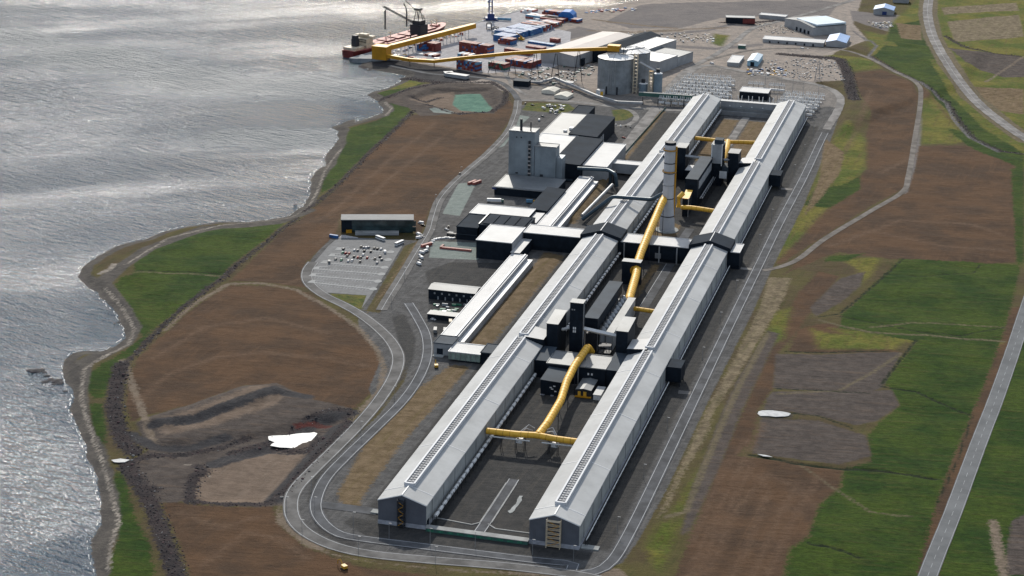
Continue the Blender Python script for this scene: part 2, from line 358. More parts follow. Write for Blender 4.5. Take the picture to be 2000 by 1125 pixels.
Lw('ditch', 2, '1515,758 1620,762 1700,768'); Lw('ditch', 3, '1580,1062 1640,1075 1680,1090')
Lw('trail', 3, '1600,625 1700,650 1800,655 1960,668'); Lw('trail', 2, '1700,640 1780,630 1960,640'); Lw('trail', 2.5, '1520,770 1640,762 1700,730 1760,692')
Lw('trail', 2, '265,536 350,538 430,542', -2.); Lw('ditch', 2, '262,533 350,534 430,538', -2.)
Lw('shell', 1.5, '360,900 390,905 400,915 410,925'); Lw('track', 6, '1250,60 1330,58 1420,55'); Lw('track', 7, '1150,60 1250,62 1330,60')
Lw('track', 8, '1160,40 1240,48 1320,55'); Lw('track', 6, '1940,1020 1960,1125'); Lw('track', 3, '1925,160 2000,110'); Lw('trail', 4, '1300,1010 1340,1000 1380,900 1440,760 1500,650')
Lw('darkbank', 3, '520,853 560,847 622,843 612,862 600,876 560,877 524,873 520,853'); Lw('darkbank', 2, '1478,806 1500,801 1548,809 1540,817 1483,816')
Lw('redsoil', 6, '580,826 610,820 640,824'); Lw('track', 7, '1000,140 1040,165 1100,175 1160,180')
A('olive', '1740,80 1830,150 1850,210 1800,170 1745,130'); A('olive', '1620,640 1760,652 1960,668 1930,690 1800,672 1700,668')
A('olive', '1890,960 1935,850 1960,800 1950,900 1905,1020'); A('olive', '1850,560 1960,540 1950,600 1860,590')
A('olive', '1560,1085 1620,1070 1680,1125 1600,1125'); A('olive', '1745,700 1800,690 1900,700 1880,760 1800,740')
A('olive', '420,455 500,448 520,462 440,478', -2.); A('olive', '270,600 330,590 340,620 290,632', -2.)
A('olive', '1700,560 1800,545 1900,560 1860,580 1740,585'); A('olive', '1650,960 1720,935 1800,950 1760,975 1670,985'); A('olive', '1820,830 1880,800 1860,880 1800,900'); A('olive', '1600,1010 1660,1000 1690,1030 1620,1045')
Lw('trail', 2, '1560,905 1640,960 1700,1000 1780,1010'); Lw('ditch', 1.8, '1880,655 1960,640'); Lw('ditch', 1.6, '1900,810 1870,900 1830,985')
A('brown', '1905,870 1930,860 1890,990 1850,1090 1835,1125 1828,1125 1850,1060 1880,960'); A('plot', '1975,1020 2010,1000 2010,1125 1960,1125')
A('olive', '1745,40 1815,-20 2200,-30 2200,330 2010,330 1905,290 1862,240 1805,170 1745,130 1725,80')
Lw('brown', 25, '1790,1180 1812,1125 1862,1000 1910,870 1945,780 1977,690 2003,610'); Lw('trail', 26, '1814,0 1812,30 1822,72 1850,130 1898,190 1955,238 2010,275')
for q in ('1345,1125 1400,1000 1450,905 1490,830','1360,1125 1418,1000 1470,905','1380,1120 1440,990 1500,925 1560,950 1590,990','1470,1120 1520,1010 1560,940','1500,1120 1545,1020 1600,930','1350,1060 1385,980 1425,900 1460,860','1430,1125 1470,1040 1500,960 1480,930'): Lw('faint', 1.1, q)
for q in ('270,780 330,730 420,700 520,690 640,700 720,715','300,700 400,640 520,620 640,650','540,560 600,540 640,500','620,480 680,420 760,350 860,270','640,420 740,330 850,240','400,1100 480,1040 540,1050 600,1090','350,1000 430,1030 500,1010','1650,300 1680,240 1700,180','1650,470 1760,430 1900,440 1960,460','1720,340 1790,300','1620,480 1700,450 1840,480 1960,490'): Lw('faint', 1.6, q)
A('straw', '1850,42 1990,28 2000,72 1865,82'); A('straw', '1838,15 1985,5 1990,20 1845,28'); A('plot', '1845,92 2000,112 2010,150 1960,150 1885,128'); A('brownveg', '1900,170 2000,175 2000,225 1940,215'); A('brownveg', '1750,45 1800,50 1800,80 1760,75')
A('brownveg', '1610,270 1650,300 1640,340 1600,390 1570,420 1600,350'); A('rocky', '1580,300 1600,310 1590,325 1575,318') if 0 else None
Lw('greytan', 5, '1805,185 1795,270 1782,345 1770,380'); Lw('greytan', 14, '1290,88 1400,95 1480,88'); Lw('greytan', 9, '1130,62 1250,70 1380,60 1430,48'); A('greytan', '1000,90 1130,52 1180,62 1100,80')
Lw('darkbank', 13, '420,900 480,880 560,852 610,818 650,808 684,806'); Lw('darkbank', 16, '668,830 650,850 615,895 575,940 545,972')
Lw('darkbank', 10, '300,832 380,822 470,790 540,765 600,775'); Lw('darkbank', 9, '252,842 300,870 380,868 440,850')
CLS = ['gravel','greytan','brown','olive','grass','plot','tan','straw','plant','swyard','dark','brownveg','verge','track','concrete','palegreen','greenliner','darkbank','beach','trail','shell','faint','rock','redsoil','ditch','creek']
# ---- fine grid in the middle, growing steps outside
def axis(a, b, st, lo, hi):
    m = list(np.arange(a, b+.01, st)); s_, x = st, a
    left = []
    while x > lo: s_ *= 1.35; x -= s_; left.append(x)
    s_, x = st, b; right = []
    while x < hi: s_ *= 1.35; x += s_; right.append(x)
    return np.array(left[::-1]+m+right)
gx = axis(-470, 420, 2.6, -1500, 6000); gy = axis(-170, 1960, 2.6, -3000, 3600)
NX, NY = len(gx), len(gy)
XX, YY = np.meshgrid(gx, gy)
def seg_dist(X, Y, a, b):
    ax, ay = a; bx, by = b; dx, dy = bx-ax, by-ay; l2 = dx*dx+dy*dy+1e-9
    t = np.clip(((X-ax)*dx+(Y-ay)*dy)/l2, 0, 1)
    return np.hypot(X-ax-t*dx, Y-ay-t*dy)
def region(pts, mg):
    P = np.array(pts); x0, y0 = P.min(0)-mg; x1, y1 = P.max(0)+mg
    i0, i1 = np.searchsorted(gx, [x0, x1]); j0, j1 = np.searchsorted(gy, [y0, y1])
    return slice(max(j0-1, 0), j1+1), slice(max(i0-1, 0), i1+1)
def poly_sdf(pts, mg=40, full=False):
    """negative inside"""
    sl = (slice(0, NY), slice(0, NX)) if full else region(pts, mg)
    X, Y = XX[sl], YY[sl]; d = np.full(X.shape, 1e9); ins = np.zeros(X.shape, bool)
    for i in range(len(pts)):
        a, b = pts[i], pts[(i+1) % len(pts)]
        d = np.minimum(d, seg_dist(X, Y, a, b))
        if a[1] != b[1]:
            c = ((Y < a[1]) != (Y < b[1])) & (X < (b[0]-a[0])*(Y-a[1])/(b[1]-a[1])+a[0]); ins ^= c
    return sl, np.where(ins, -d, d)
def line_sdf(pts, wd, mg=40):
    sl = region(pts, mg); X, Y = XX[sl], YY[sl]; d = np.full(X.shape, 1e9)
    for a, b in zip(pts[:-1], pts[1:]): d = np.minimum(d, seg_dist(X, Y, a, b))
    return sl, d-wd/2
WB = 8.
mask = {c: np.zeros((NY, NX), np.float32) for c in CLS}
def put(c, sl, d):
    m = np.clip(.5-d/(2*WB), 0, 1); mask[c][sl] = np.maximum(mask[c][sl], m)
for c, ps in POLY.items():
    for p in ps: put(c, *poly_sdf(p, 12))
for c, wd, p in LINES: put(c, *line_sdf(p, wd, 12+wd))
# ---- height
def vnoise(X, Y, sc, seed):
    r = np.random.default_rng(seed); T = r.random((64, 64))
    x = X/sc; y = Y/sc; i = np.floor(x).astype(int); j = np.floor(y).astype(int); fx = x-i; fy = y-j
    fx = fx*fx*(3-2*fx); fy = fy*fy*(3-2*fy); g = lambda a, b: T[a % 64, b % 64]
    return (g(i,j)*(1-fx)+g(i+1,j)*fx)*(1-fy)+(g(i,j+1)*(1-fx)+g(i+1,j+1)*fx)*fy-.5
_, dc = poly_sdf(coast, full=True)
sm = lambda v, a, b: (lambda t: t*t*(3-2*t))(np.clip((v-a)/(b-a), 0, 1))
wob = 3*vnoise(XX, YY, 14, 3)+2*vnoise(XX, YY, 6, 4)
dci = dc + wob*sm(1200-YY, 0, 60)
put('beach', (slice(0, NY), slice(0, NX)), np.where(YY < 1215, -(dci+10+4*vnoise(XX, YY, 25, 8)), 50.))
H = -5.0 - 5*sm(dci, 0, 30) + 2.6*sm(-dci, 0, 13) + 2.4*sm(-dci, 22, 50) + .5*sm(dci, -1.5, 0)*0
quayz = sm(YY, 1205, 1235)*sm(-60-XX, 0, 20)
H = np.where((dc < .5) & (quayz > .5) & (YY < 1592), np.maximum(H, -.02), H)
flat = np.clip(mask['plant']*2, 0, 1)
flat = np.maximum(flat, np.clip(mask['concrete']*2, 0, 1))
und = (1.6*vnoise(XX, YY, 55, 5)+.9*vnoise(XX, YY, 21, 6)+.5*vnoise(XX, YY, 9, 7))
H += und*(1-flat)*sm(-dc, 5, 40)*sm(1e9-dc, 0, 1)
def hill(pts, h, edge, line=None):
    global H
    sl, d = (line_sdf(pts, line, edge+10) if line else poly_sdf(pts, edge+10)); H[sl] += h*sm(-d, -edge/2, edge)
hill([(-37,640),(-27,640),(-29,1068),(-37,1072)], 2.5, 4); hill([(-32,304),(-16,304),(-15,536),(-31,540)], 1.2, 4)
hill(PX('300,860 420,850 520,838 600,812 680,806 665,835 612,880 565,940 515,978 400,978 375,950 400,915 320,905'), -2.7, 10)
hill(PX('800,188 850,172 960,172 975,200 955,218 900,220 840,205'), -3, 8); hill(PX('838,211 870,207 907,219 880,223 847,218'), -1.5, 5)
for c, wd, p in LINES:
    if c == 'ditch': hill(p, -1.6, 3, wd*.6)
    if c == 'creek': hill(p, -2.5, 6, wd)
    if c == 'rock' and wd > 10.5: hill(p, 1.2, 8, wd*.5)
hill([(112,1180),(100,1330),(112,1440),(150,1540),(300,1500),(280,1300),(200,1130),(165,1000),(150,1080)], 4, 14)
hill(PX('440,890 500,872 570,846 615,815 675,810 668,822 625,832 580,862 500,886'), -1.0, 5)
hill(PX('270,824 380,792 480,758 540,752 560,765 500,790 400,815 320,840'), 3, 7)
rockm = np.clip(mask['rock']*2-.6, 0, 1); H += rockm*1.6*vnoise(XX, YY, 3.2, 9)
H += .4*vnoise(XX, YY, 4, 12)*(1-flat)*sm(-dc, 20, 40)
RL = []
def road_flatten(pts, wd):
    """level the cross-fall under a road so that the ribbon lies on it"""
    RL.append((pts, wd))
def hz(x, y):
    i = int(np.clip(np.searchsorted(gx, x)-1, 0, NX-2)); j = int(np.clip(np.searchsorted(gy, y)-1, 0, NY-2))
    fx = (x-gx[i])/(gx[i+1]-gx[i]); fy = (y-gy[j])/(gy[j+1]-gy[j])
    return float((H[j,i]*(1-fx)+H[j,i+1]*fx)*(1-fy)+(H[j+1,i]*(1-fx)+H[j+1,i+1]*fx)*fy)
# ---- roads
def smooth(pts, step=6.):
    P = [Vector((*p, 0)) for p in pts]; out = []
    for i in range(len(P)-1):
        p0 = P[max(i-1, 0)]; p1, p2 = P[i], P[i+1]; p3 = P[min(i+2, len(P)-1)]
        n = max(1, int((p2-p1).length/step))
        for k in range(n):
            t = k/n; q = .5*((2*p1)+(p2-p0)*t+(2*p0-5*p1+4*p2-p3)*t*t+(3*p1-p0-3*p2+p3)*t**3); out.append((q.x, q.y))
    out.append((P[-1].x, P[-1].y)); return out
ROADS = []
def road(name, pts, wd, mat, lines=(), dz=.12, lw=.35):
    pts = smooth(pts) if len(pts) > 2 else smooth(pts, 6.)
    ROADS.append((name, pts, wd, mat, lines, dz, lw))
    sl, d = line_sdf(pts, wd, 14)
    # height under the road is blended to a smooth centre profile
    zc = np.array([hz(*p) for p in pts]); k = 16
    zs = np.convolve(np.pad(zc, k, 'edge'), np.ones(2*k+1)/(2*k+1), 'valid')
    ROADZ.append(zs)
    X, Y = XX[sl], YY[sl]; best = np.full(X.shape, 1e9); zz = np.zeros(X.shape)
    for i in range(0, len(pts)-1):
        dd = seg_dist(X, Y, pts[i], pts[i+1]); b = dd < best; best[b] = dd[b]; zz[b] = .5*(zs[i]+zs[i+1])
    wgt = 1-sm(best, wd/2+1.5, wd/2+7)
    H[sl] = H[sl]*(1-wgt)+(zz-.05)*wgt
ROADZ = []
road('coastal_works_road', PX('1012,196 1008,222 992,258 955,298 915,332 882,362 858,392 846,425 838,452 815,490 785,540 760,580 745,606'), 9, ROADM, (0,), .22)
road('outer_loop_road', PX('612,512 600,530 603,552 630,575 672,596 705,615 740,642 766,670 778,700 768,738 738,785 700,830 655,876 612,918 578,955 568,985 574,1015 600,1042 650,1066 720,1082 840,1094 985,1106 1120,1122 1200,1140'), 10, ROADM, (-4, 4), .14)
road('inner_loop_road', PX('798,592 815,620 832,655 834,695 818,738 785,785 730,840 680,888 640,930 621,965 617,995 632,1022 665,1044 720,1054 800,1064 928,1080 1041,1094 1120,1103') + [(125,-31),(138,-24),(144.5,-8),(146.5,30),(147,100),(147,250),(147,400),(147.5,560),(148,700),(150,850),(150,1000),(150.5,1050)], 8.5, ROAD, (-3.2, 3.2), .18)
road('switchyard_road', [(150.5,1045)]+PX('1632,228 1641,208 1638,192 1618,177 1575,164 1500,150 1430,136 1385,128 1356,136 1322,164 1294,196'), 9, ROADL, (), .16)
road('highway', PX('1775,1240 1812,1125 1862,1000 1910,870 1945,780 1977,690 2003,610 2040,500'), 11, ROADH, (-4.9, 0, 4.9), .2, .2)
road('upper_highway', PX('1822,-40 1814,0 1812,30 1822,72 1850,130 1898,190 1955,238 2010,275 2100,330'), 13, ROADL, (0,), .2, .3)
road('gravel_track', PX('1380,118 1470,98 1560,96 1640,100 1690,115 1745,145 1790,168 1798,195 1787,270 1774,345 1762,375 1700,412 1612,465 1560,505 1520,522 1490,528'), 5.5, ROADK, (), .16)
road('far_track', PX('1290,195 1318,160 1345,135 1395,108 1435,82 1470,56 1520,42 1600,20 1700,-10'), 8, ROADL, (), .17)
road('harbour_road', PX('1012,196 1000,178 975,160 930,150 880,146 830,140 760,124'), 7, ROAD, (), .15)
road('silo_road', PX('1010,196 1060,196 1130,199 1200,208 1290,214 1345,216'), 9, ROADL, (), .13)
road('silo_yard_track', PX('985,140 1000,165 1018,180 1030,186'), 5, ROADL, (), .12)
road('plant_spur_road', PX('1285,208 1255,245 1222,288 1200,315'), 13, ROADL, (), .11)
road('turning_loop', PX('1200,208 1232,216 1243,230 1226,244 1195,246'), 6, ROADL, (), .12)
road('link_track', PX('1000,142 1030,150 1060,168 1120,190'), 5, ROAD, (), .1)
road('courtyard_path', [(61,6),(61.5,40),(61.5,85)], 5.5, ROADL if 0 else ROAD, (-3, 3), .14, .5)
road('middle_courtyard_path', [(76,430),(76,545)], 7, ROAD, (-3.6,), .14, .4)
road('stack_yard_path', [(72,575),(74,650)], 8, ROAD, (), .14)
road('far_courtyard_path', [(60.5,880),(60.5,1075)], 8, ROADL, (), .14)
road('gable_apron_road', PX('622,985 680,992 738,1000'), 9, ROAD, (), .13)
for Y in (262, 552, 805): road('side_access', [(134, Y),(145, Y+1)], 6, ROADL, (), .13)
# sample road z and build the terrain mesh
me = bpy.data.meshes.new('ground'); 
vv = np.stack([XX, YY, H], -1).reshape(-1, 3).astype(np.float32)
idx = np.arange(NX*NY).reshape(NY, NX)
fc = np.stack([idx[:-1,:-1], idx[:-1,1:], idx[1:,1:], idx[1:,:-1]], -1).reshape(-1, 4)
fd = dc.reshape(-1)[fc]; keep = (fd.min(1) < 60); fc = fc[keep]
me.vertices.add(len(vv)); me.vertices.foreach_set('co', vv.ravel())
me.loops.add(fc.size); me.loops.foreach_set('vertex_index', fc.ravel().astype(np.int32))
me.polygons.add(len(fc)); me.polygons.foreach_set('loop_start', np.arange(0, fc.size, 4, dtype=np.int32))
me.update(calc_edges=True); me.polygons.foreach_set('use_smooth', [True]*len(fc))
for c in CLS:
    a = me.attributes.new('m_'+c, 'FLOAT', 'POINT'); a.data.foreach_set('value', mask[c].ravel())
ground = bpy.data.objects.new('ground', me); COL.objects.link(ground); ground['kind'] = 'structure'
# ground material
m, t, b = newmat('ground cover'); P = worldpos(t)
nA = noise(t, P, .02, 6, .6); nB = noise(t, P, .12, 6, .65); nC = noise(t, P, .9, 5, .7)
stX = noise(t, mapped(t, P, .12, (.03, .28, 1)), 1., 6, .65)       # streaks left by machines
stY = noise(t, mapped(t, P, 1.5, (.02, .32, 1)), 1., 6, .65)
nS = ss(t, noise(t, P, .009, 3, .5), .42, .58); stM = math_(t, 'ADD', math_(t, 'MULTIPLY', stX, nS), math_(t, 'MULTIPLY', stY, math_(t, 'SUBTRACT', 1., nS)))
edge = noise(t, P, .35, 5, .65); nM = noise(t, mapped(t, P, .3, (.05, .11, 1)), 1., 6, .7)
fine = noise(t, P, 2.2, 3, .7)
CC = dict(  # tone a, tone b, accent, streak weight
 base=((.080,.058,.030),(.095,.080,.028),(.040,.054,.014),.5), gravel=((.34,.285,.24),(.25,.22,.195),(.45,.37,.31),.7),
 greytan=((.185,.165,.155),(.16,.145,.14),(.23,.20,.18),.7), brown=((.104,.058,.031),(.066,.041,.026),(.140,.078,.041),.45),
 olive=((.150,.135,.026),(.072,.098,.014),(.120,.080,.034),.6), grass=((.016,.044,.004),(.042,.070,.007),(.090,.072,.020),.4),
 plot=((.095,.078,.068),(.066,.054,.048),(.125,.09,.066),.7), tan=((.19,.14,.105),(.15,.11,.082),(.21,.165,.13),.6),
 straw=((.22,.175,.11),(.135,.105,.066),(.11,.10,.042),.6), brownveg=((.19,.135,.08),(.13,.09,.048),(.115,.088,.03),.7),
 plant=((.115,.112,.11),(.078,.076,.075),(.165,.158,.15),.7), dark=((.045,.045,.045),(.062,.060,.058),(.092,.082,.070),.6),
 swyard=((.23,.205,.185),(.18,.165,.15),(.30,.27,.24),.6),
 verge=((.13,.12,.03),(.06,.085,.02),(.10,.07,.035),.5),
 track=((.20,.155,.115),(.16,.125,.09),(.24,.19,.15),.5), concrete=((.47,.45,.45),(.38,.365,.365),(.56,.54,.54),.6),
 palegreen=((.24,.27,.245),(.20,.23,.21),(.28,.30,.27),.4), greenliner=((.12,.23,.17),(.085,.18,.135),(.19,.24,.19),.3),
 darkbank=((.052,.050,.052),(.036,.034,.037),(.085,.078,.075),.5), beach=((.075,.068,.062),(.11,.098,.085),(.045,.042,.04),.4),
 trail=((.15,.12,.075),(.12,.10,.06),(.19,.15,.1),.2), shell=((.34,.30,.25),(.22,.19,.16),(.42,.38,.33),.3),
 faint=((.15,.095,.06),(.12,.072,.045),(.17,.12,.08),.3),
 rock=((.030,.026,.028),(.046,.036,.036),(.075,.06,.055),.3), redsoil=((.10,.025,.022),(.08,.03,.025),(.06,.03,.03),.3),
 ditch=((.010,.018,.008),(.018,.024,.012),(.03,.035,.02),0), creek=((.17,.16,.16),(.10,.095,.10),(.32,.30,.29),.3))
def tone(k):
    a, b_, c, s = CC[k]
    st = stM if k == 'brown' else stX if k in ('gravel','plot','grass','greytan') else stY
    col = mixc(t, ss(t, nA if k in ('brown','grass','olive','greytan','base') else nB, .38, .62), a, b_)
    col = mixc(t, math_(t, 'MULTIPLY', ss(t, st, .48, .72), s), col, c)
    col = mixc(t, math_(t, 'MULTIPLY', ss(t, nM, .5, .72), .6 if k in ('grass','olive','base','brownveg') else .35), col, b_ if k != 'brown' else c)
    return mixc(t, math_(t, 'MULTIPLY', ss(t, nC, .5, .75), .55), col, tuple(x*.5 for x in a))
col = tone('base')
for c in CLS:
    at = t.nodes.new('ShaderNodeAttribute'); at.attribute_name = 'm_'+c
    rag = {'beach': .3, 'plant': .25, 'concrete': .04, 'palegreen': .15, 'dark': .22, 'grass': .85, 'brown': .7, 'olive': .9, 'brownveg': .7, 'straw': .7, 'tan': .9, 'plot': .35, 'verge': .5, 'rock': .9, 'gravel': .8, 'track': .6, 'trail': .4, 'faint': .9, 'ditch': .25, 'shell': .5, 'creek': .3}.get(c, .45)
    soft = {'faint': .35, 'plant': .05, 'concrete': .02, 'palegreen': .04, 'ditch': .06, 'shell': .08, 'olive': .3, 'tan': .25, 'brown': .1}.get(c, .1)
    v = math_(t, 'MULTIPLY_ADD', math_(t, 'SUBTRACT', edge, .5), rag, at.outputs['Fac'])
    col = mixc(t, ss(t, v, .5-soft, .5+soft), col, tone(c))
veg = None
for c in ('grass','olive','verge','straw'):
    at = t.nodes.new('ShaderNodeAttribute'); at.attribute_name = 'm_'+c; veg = at.outputs['Fac'] if veg is None else math_(t, 'MAXIMUM', veg, at.outputs['Fac'])
amp = math_(t, 'MULTIPLY_ADD', ss(t, veg, .3, .7), .45, .22)
tuft = noise(t, mapped(t, P, .15, (.22, .4, 1)), 1., 5, .75)
g = math_(t, 'MULTIPLY', math_(t, 'MULTIPLY_ADD', fine, .5, .75), math_(t, 'MULTIPLY_ADD', math_(t, 'SUBTRACT', ss(t, tuft, .3, .7), .5), amp, 1.))
mm = t.nodes.new('ShaderNodeMix'); mm.data_type = 'RGBA'; mm.blend_type = 'MULTIPLY'; mm.inputs[0].default_value = 1
cmb = t.nodes.new('ShaderNodeCombineColor')
for i in range(3): t.links.new(g, cmb.inputs[i])
t.links.new(col, mm.inputs[6]); t.links.new(cmb.outputs[0], mm.inputs[7]); t.links.new(mm.outputs[2], b.inputs['Base Color'])
b.inputs['Roughness'].default_value = .95; b.inputs['Specular IOR Level'].default_value = .12
bp = t.nodes.new('ShaderNodeBump'); bp.inputs['Strength'].default_value = .8; bp.inputs['Distance'].default_value = .7
t.links.new(math_(t, 'ADD', nC, math_(t, 'MULTIPLY', stX, 1.5)), bp.inputs['Height']); t.links.new(bp.outputs[0], b.inputs['Normal'])
me.materials.append(m)
# road ribbons
RIB = {}
for (name, pts, wd, mat, lines, dz, lw), zs in zip(ROADS, ROADZ):
    mb = MB(); n = len(pts); nor = []
    for i in range(n):
        a = pts[max(i-1, 0)]; c = pts[min(i+1, n-1)]; dx, dy = c[0]-a[0], c[1]-a[1]; l = math.hypot(dx, dy)+1e-9; nor.append((dy/l, -dx/l))
    def ribbon(off, w_, up, mt, dash=None, wob=0.):
        run = 0; vs = []; fs = []
        for i in range(n):
            for sgn in (-1, 1):
                o = off+sgn*(w_/2+(random.uniform(-wob, wob) if wob else 0)); vs.append((pts[i][0]+nor[i][0]*o, pts[i][1]+nor[i][1]*o, zs[i]+up))
            if i: run += math.hypot(pts[i][0]-pts[i-1][0], pts[i][1]-pts[i-1][1])
            if i < n-1 and not (dash and int(run/dash) % 2): fs.append((2*i, 2*i+1, 2*i+3, 2*i+2))
        mb.add(vs, fs, mt)
    ribbon(0, wd, dz, mat, None, .35 if mat is ROADL else .1)
    for lo in lines: ribbon(lo, lw, dz+.05, LINE, 6 if (lo == 0 and name == 'highway') else None)
    o = mb.obj(name, None, True); o['kind'] = 'structure'
# ------------------------------------------------------------------ sea
mb = MB(); mb.add([(-6000,-4000,-5),(3000,-4000,-5),(3000,9000,-5),(-6000,9000,-5)], [(0,1,2,3)], None or ROAD); sea = mb.obj('sea'); sea['kind'] = 'structure'
m, t, b = newmat('sea water'); P = worldpos(t); sea.data.materials.clear(); sea.data.materials.append(m)
ang = math.radians(52)
ang = math.radians(-25)
w1 = noise(t, mapped(t, P, ang, (.022, .085, 1)), 1.0, 2, .5); w2 = noise(t, mapped(t, P, ang+.2, (.06, .2, 1)), 1.0, 4, .6)
w3 = noise(t, mapped(t, P, ang-.25, (.22, .6, 1)), 1.0, 3, .6)
big = noise(t, mapped(t, P, .6, (.0016, .005, 1)), 1.0, 5, .55); med = noise(t, mapped(t, P, .9, (.012, .03, 1)), 1., 4, .55)
h = math_(t, 'ADD', math_(t, 'MULTIPLY', w1, 4.2), math_(t, 'ADD', math_(t, 'MULTIPLY', w2, 6.), math_(t, 'MULTIPLY', w3, 2.2)))
bp = t.nodes.new('ShaderNodeBump'); bp.inputs['Distance'].default_value = 1.3
def glint_patch(cx, cy, ang_, lx, ly):
    """0..1 inside a patch of water roughened to imitate sun glint"""
    sb = t.nodes.new('ShaderNodeVectorMath'); sb.operation = 'SUBTRACT'; t.links.new(P, sb.inputs[0]); sb.inputs[1].default_value = (cx, cy, -5)
    rt = t.nodes.new('ShaderNodeVectorRotate'); rt.rotation_type = 'Z_AXIS'; rt.inputs['Angle'].default_value = -ang_; t.links.new(sb.outputs[0], rt.inputs[0])
    ml = t.nodes.new('ShaderNodeVectorMath'); ml.operation = 'MULTIPLY'; t.links.new(rt.outputs[0], ml.inputs[0]); ml.inputs[1].default_value = (1/lx, 1/ly, 0)
    ln = t.nodes.new('ShaderNodeVectorMath'); ln.operation = 'LENGTH'; t.links.new(ml.outputs[0], ln.inputs[0])
    return ss(t, math_(t, 'MULTIPLY_ADD', math_(t, 'SUBTRACT', med, .5), -1.2, math_(t, 'SUBTRACT', 1.2, ln.outputs['Value'])), 0, 1)
g_ = None
for (px, py, a_, lx, ly) in ((190, 112, -.35, 130, 90), (370, 152, -.5, 130, 90), (40, 72, -.3, 90, 60), (600, 170, .2, 170, 80), (560, 270, .3, 120, 60)):  # sun glints imitated by rougher water patches set at chosen spots
    x, y = G(px, py, -5); v = glint_patch(x, y, a_, lx, ly); g_ = v if g_ is None else math_(t, 'MAXIMUM', g_, v)
st_ = math_(t, 'MULTIPLY_ADD', ss(t, big, .40, .60), .5, .36)
t.links.new(math_(t, 'MULTIPLY_ADD', g_, .35, st_), bp.inputs['Strength']); t.links.new(h, bp.inputs['Height']); t.links.new(bp.outputs[0], b.inputs['Normal'])
t.links.new(mixc(t, ss(t, big, .35, .65), (.014,.042,.072), (.032,.07,.105)), b.inputs['Base Color'])
t.links.new(math_(t, 'MULTIPLY_ADD', g_, .36, math_(t, 'MULTIPLY_ADD', ss(t, med, .3, .7), .05, .11)), b.inputs['Roughness'])
b.inputs['IOR'].default_value = 1.33; b.inputs['Specular IOR Level'].default_value = .5
m, t, b = newmat('pond water painted cloud white'); P = worldpos(t); t.links.new(mixc(t, ss(t, noise(t, P, .35, 4), .35, .7), (.62,.62,.60), (.46,.46,.45)), b.inputs['Base Color']); b.inputs['Roughness'].default_value = .15; PONDM = m  # near-white base colour stands in for the mirrored bright cloud
def sheet(name, pts, z, mat, kind='structure'):
    mb = MB(); mb.prism(pts, z-.3, z, mat); o = mb.obj(name); o['kind'] = kind; return o
def wobble(pts, amp=1.2, step=3.):
    P = smooth(pts+[pts[0]], step); return [(x+random.uniform(-amp, amp)*.5, y+random.uniform(-amp, amp)*.5) for x, y in P[:-1]]
sheet('pond', wobble(PX('525,852 560,850 618,845 610,860 598,873 560,874 528,871 538,864 526,860', -3)), -2.9, PONDM)
sheet('pond', wobble(PX('218,899 236,897 254,900 242,904 224,903', -2)), -1.5, PONDM); sheet('pond', wobble(PX('1483,806 1500,803 1545,810 1540,815 1485,814')), .9, PONDM)
sheet('pond', wobble(PX('1478,889 1495,890 1508,894 1490,893')), .8, PONDM)

mb = MB(); fp = smooth(PX('''186,1125 184,1111 179,1078 177,1056 188,1037 198,1020 201,993 194,968 191,932 175,900 165,866 150,830 137,800
 147,776 137,758 128,746 126,731 123,714 128,703 145,690 162,686 183,688 205,686 226,675 245,662 246,645 235,624 224,607 205,586 190,570 172,560 152,541
 160,523 183,507 206,493 241,477 280,468 322,452 368,442 426,434 484,434 530,429 565,422 592,405 604,385 608,370 611,341 635,324 636,306 661,274 661,256
 650,249 675,238 697,231 692,239 749,221 748,211 731,194 715,185 757,172 780,161 793,148 786,146 749,140 718,134''', -5.), 3.)
for i in range(1, len(fp)-1):
    if random.random() < .45: continue
    a, c = fp[i], fp[i+1]; dx, dy = c[0]-a[0], c[1]-a[1]; l = math.hypot(dx, dy)+1e-6; nx, ny = -dy/l, dx/l
    o0, o1 = random.uniform(.2, 3.2), random.uniform(.15, .7)*(1.3 if a[1] > 700 else 1)
    q = [(a[0]+nx*(o0+random.uniform(-.4, .4)), a[1]+ny*(o0+random.uniform(-.4, .4)), -4.9), (c[0]+nx*o0, c[1]+ny*o0, -4.9), (c[0]+nx*(o0+o1), c[1]+ny*(o0+o1), -4.9), (a[0]+nx*(o0+o1), a[1]+ny*(o0+o1), -4.9)]
    mb.add(q, [(0, 1, 2, 3)], paint('sea foam', (.6, .62, .62), .8, 0, .1, .8))
o = mb.obj('foam'); o['kind'] = 'stuff'; tag(o, 'broken white foam where the waves meet the shore', 'foam')
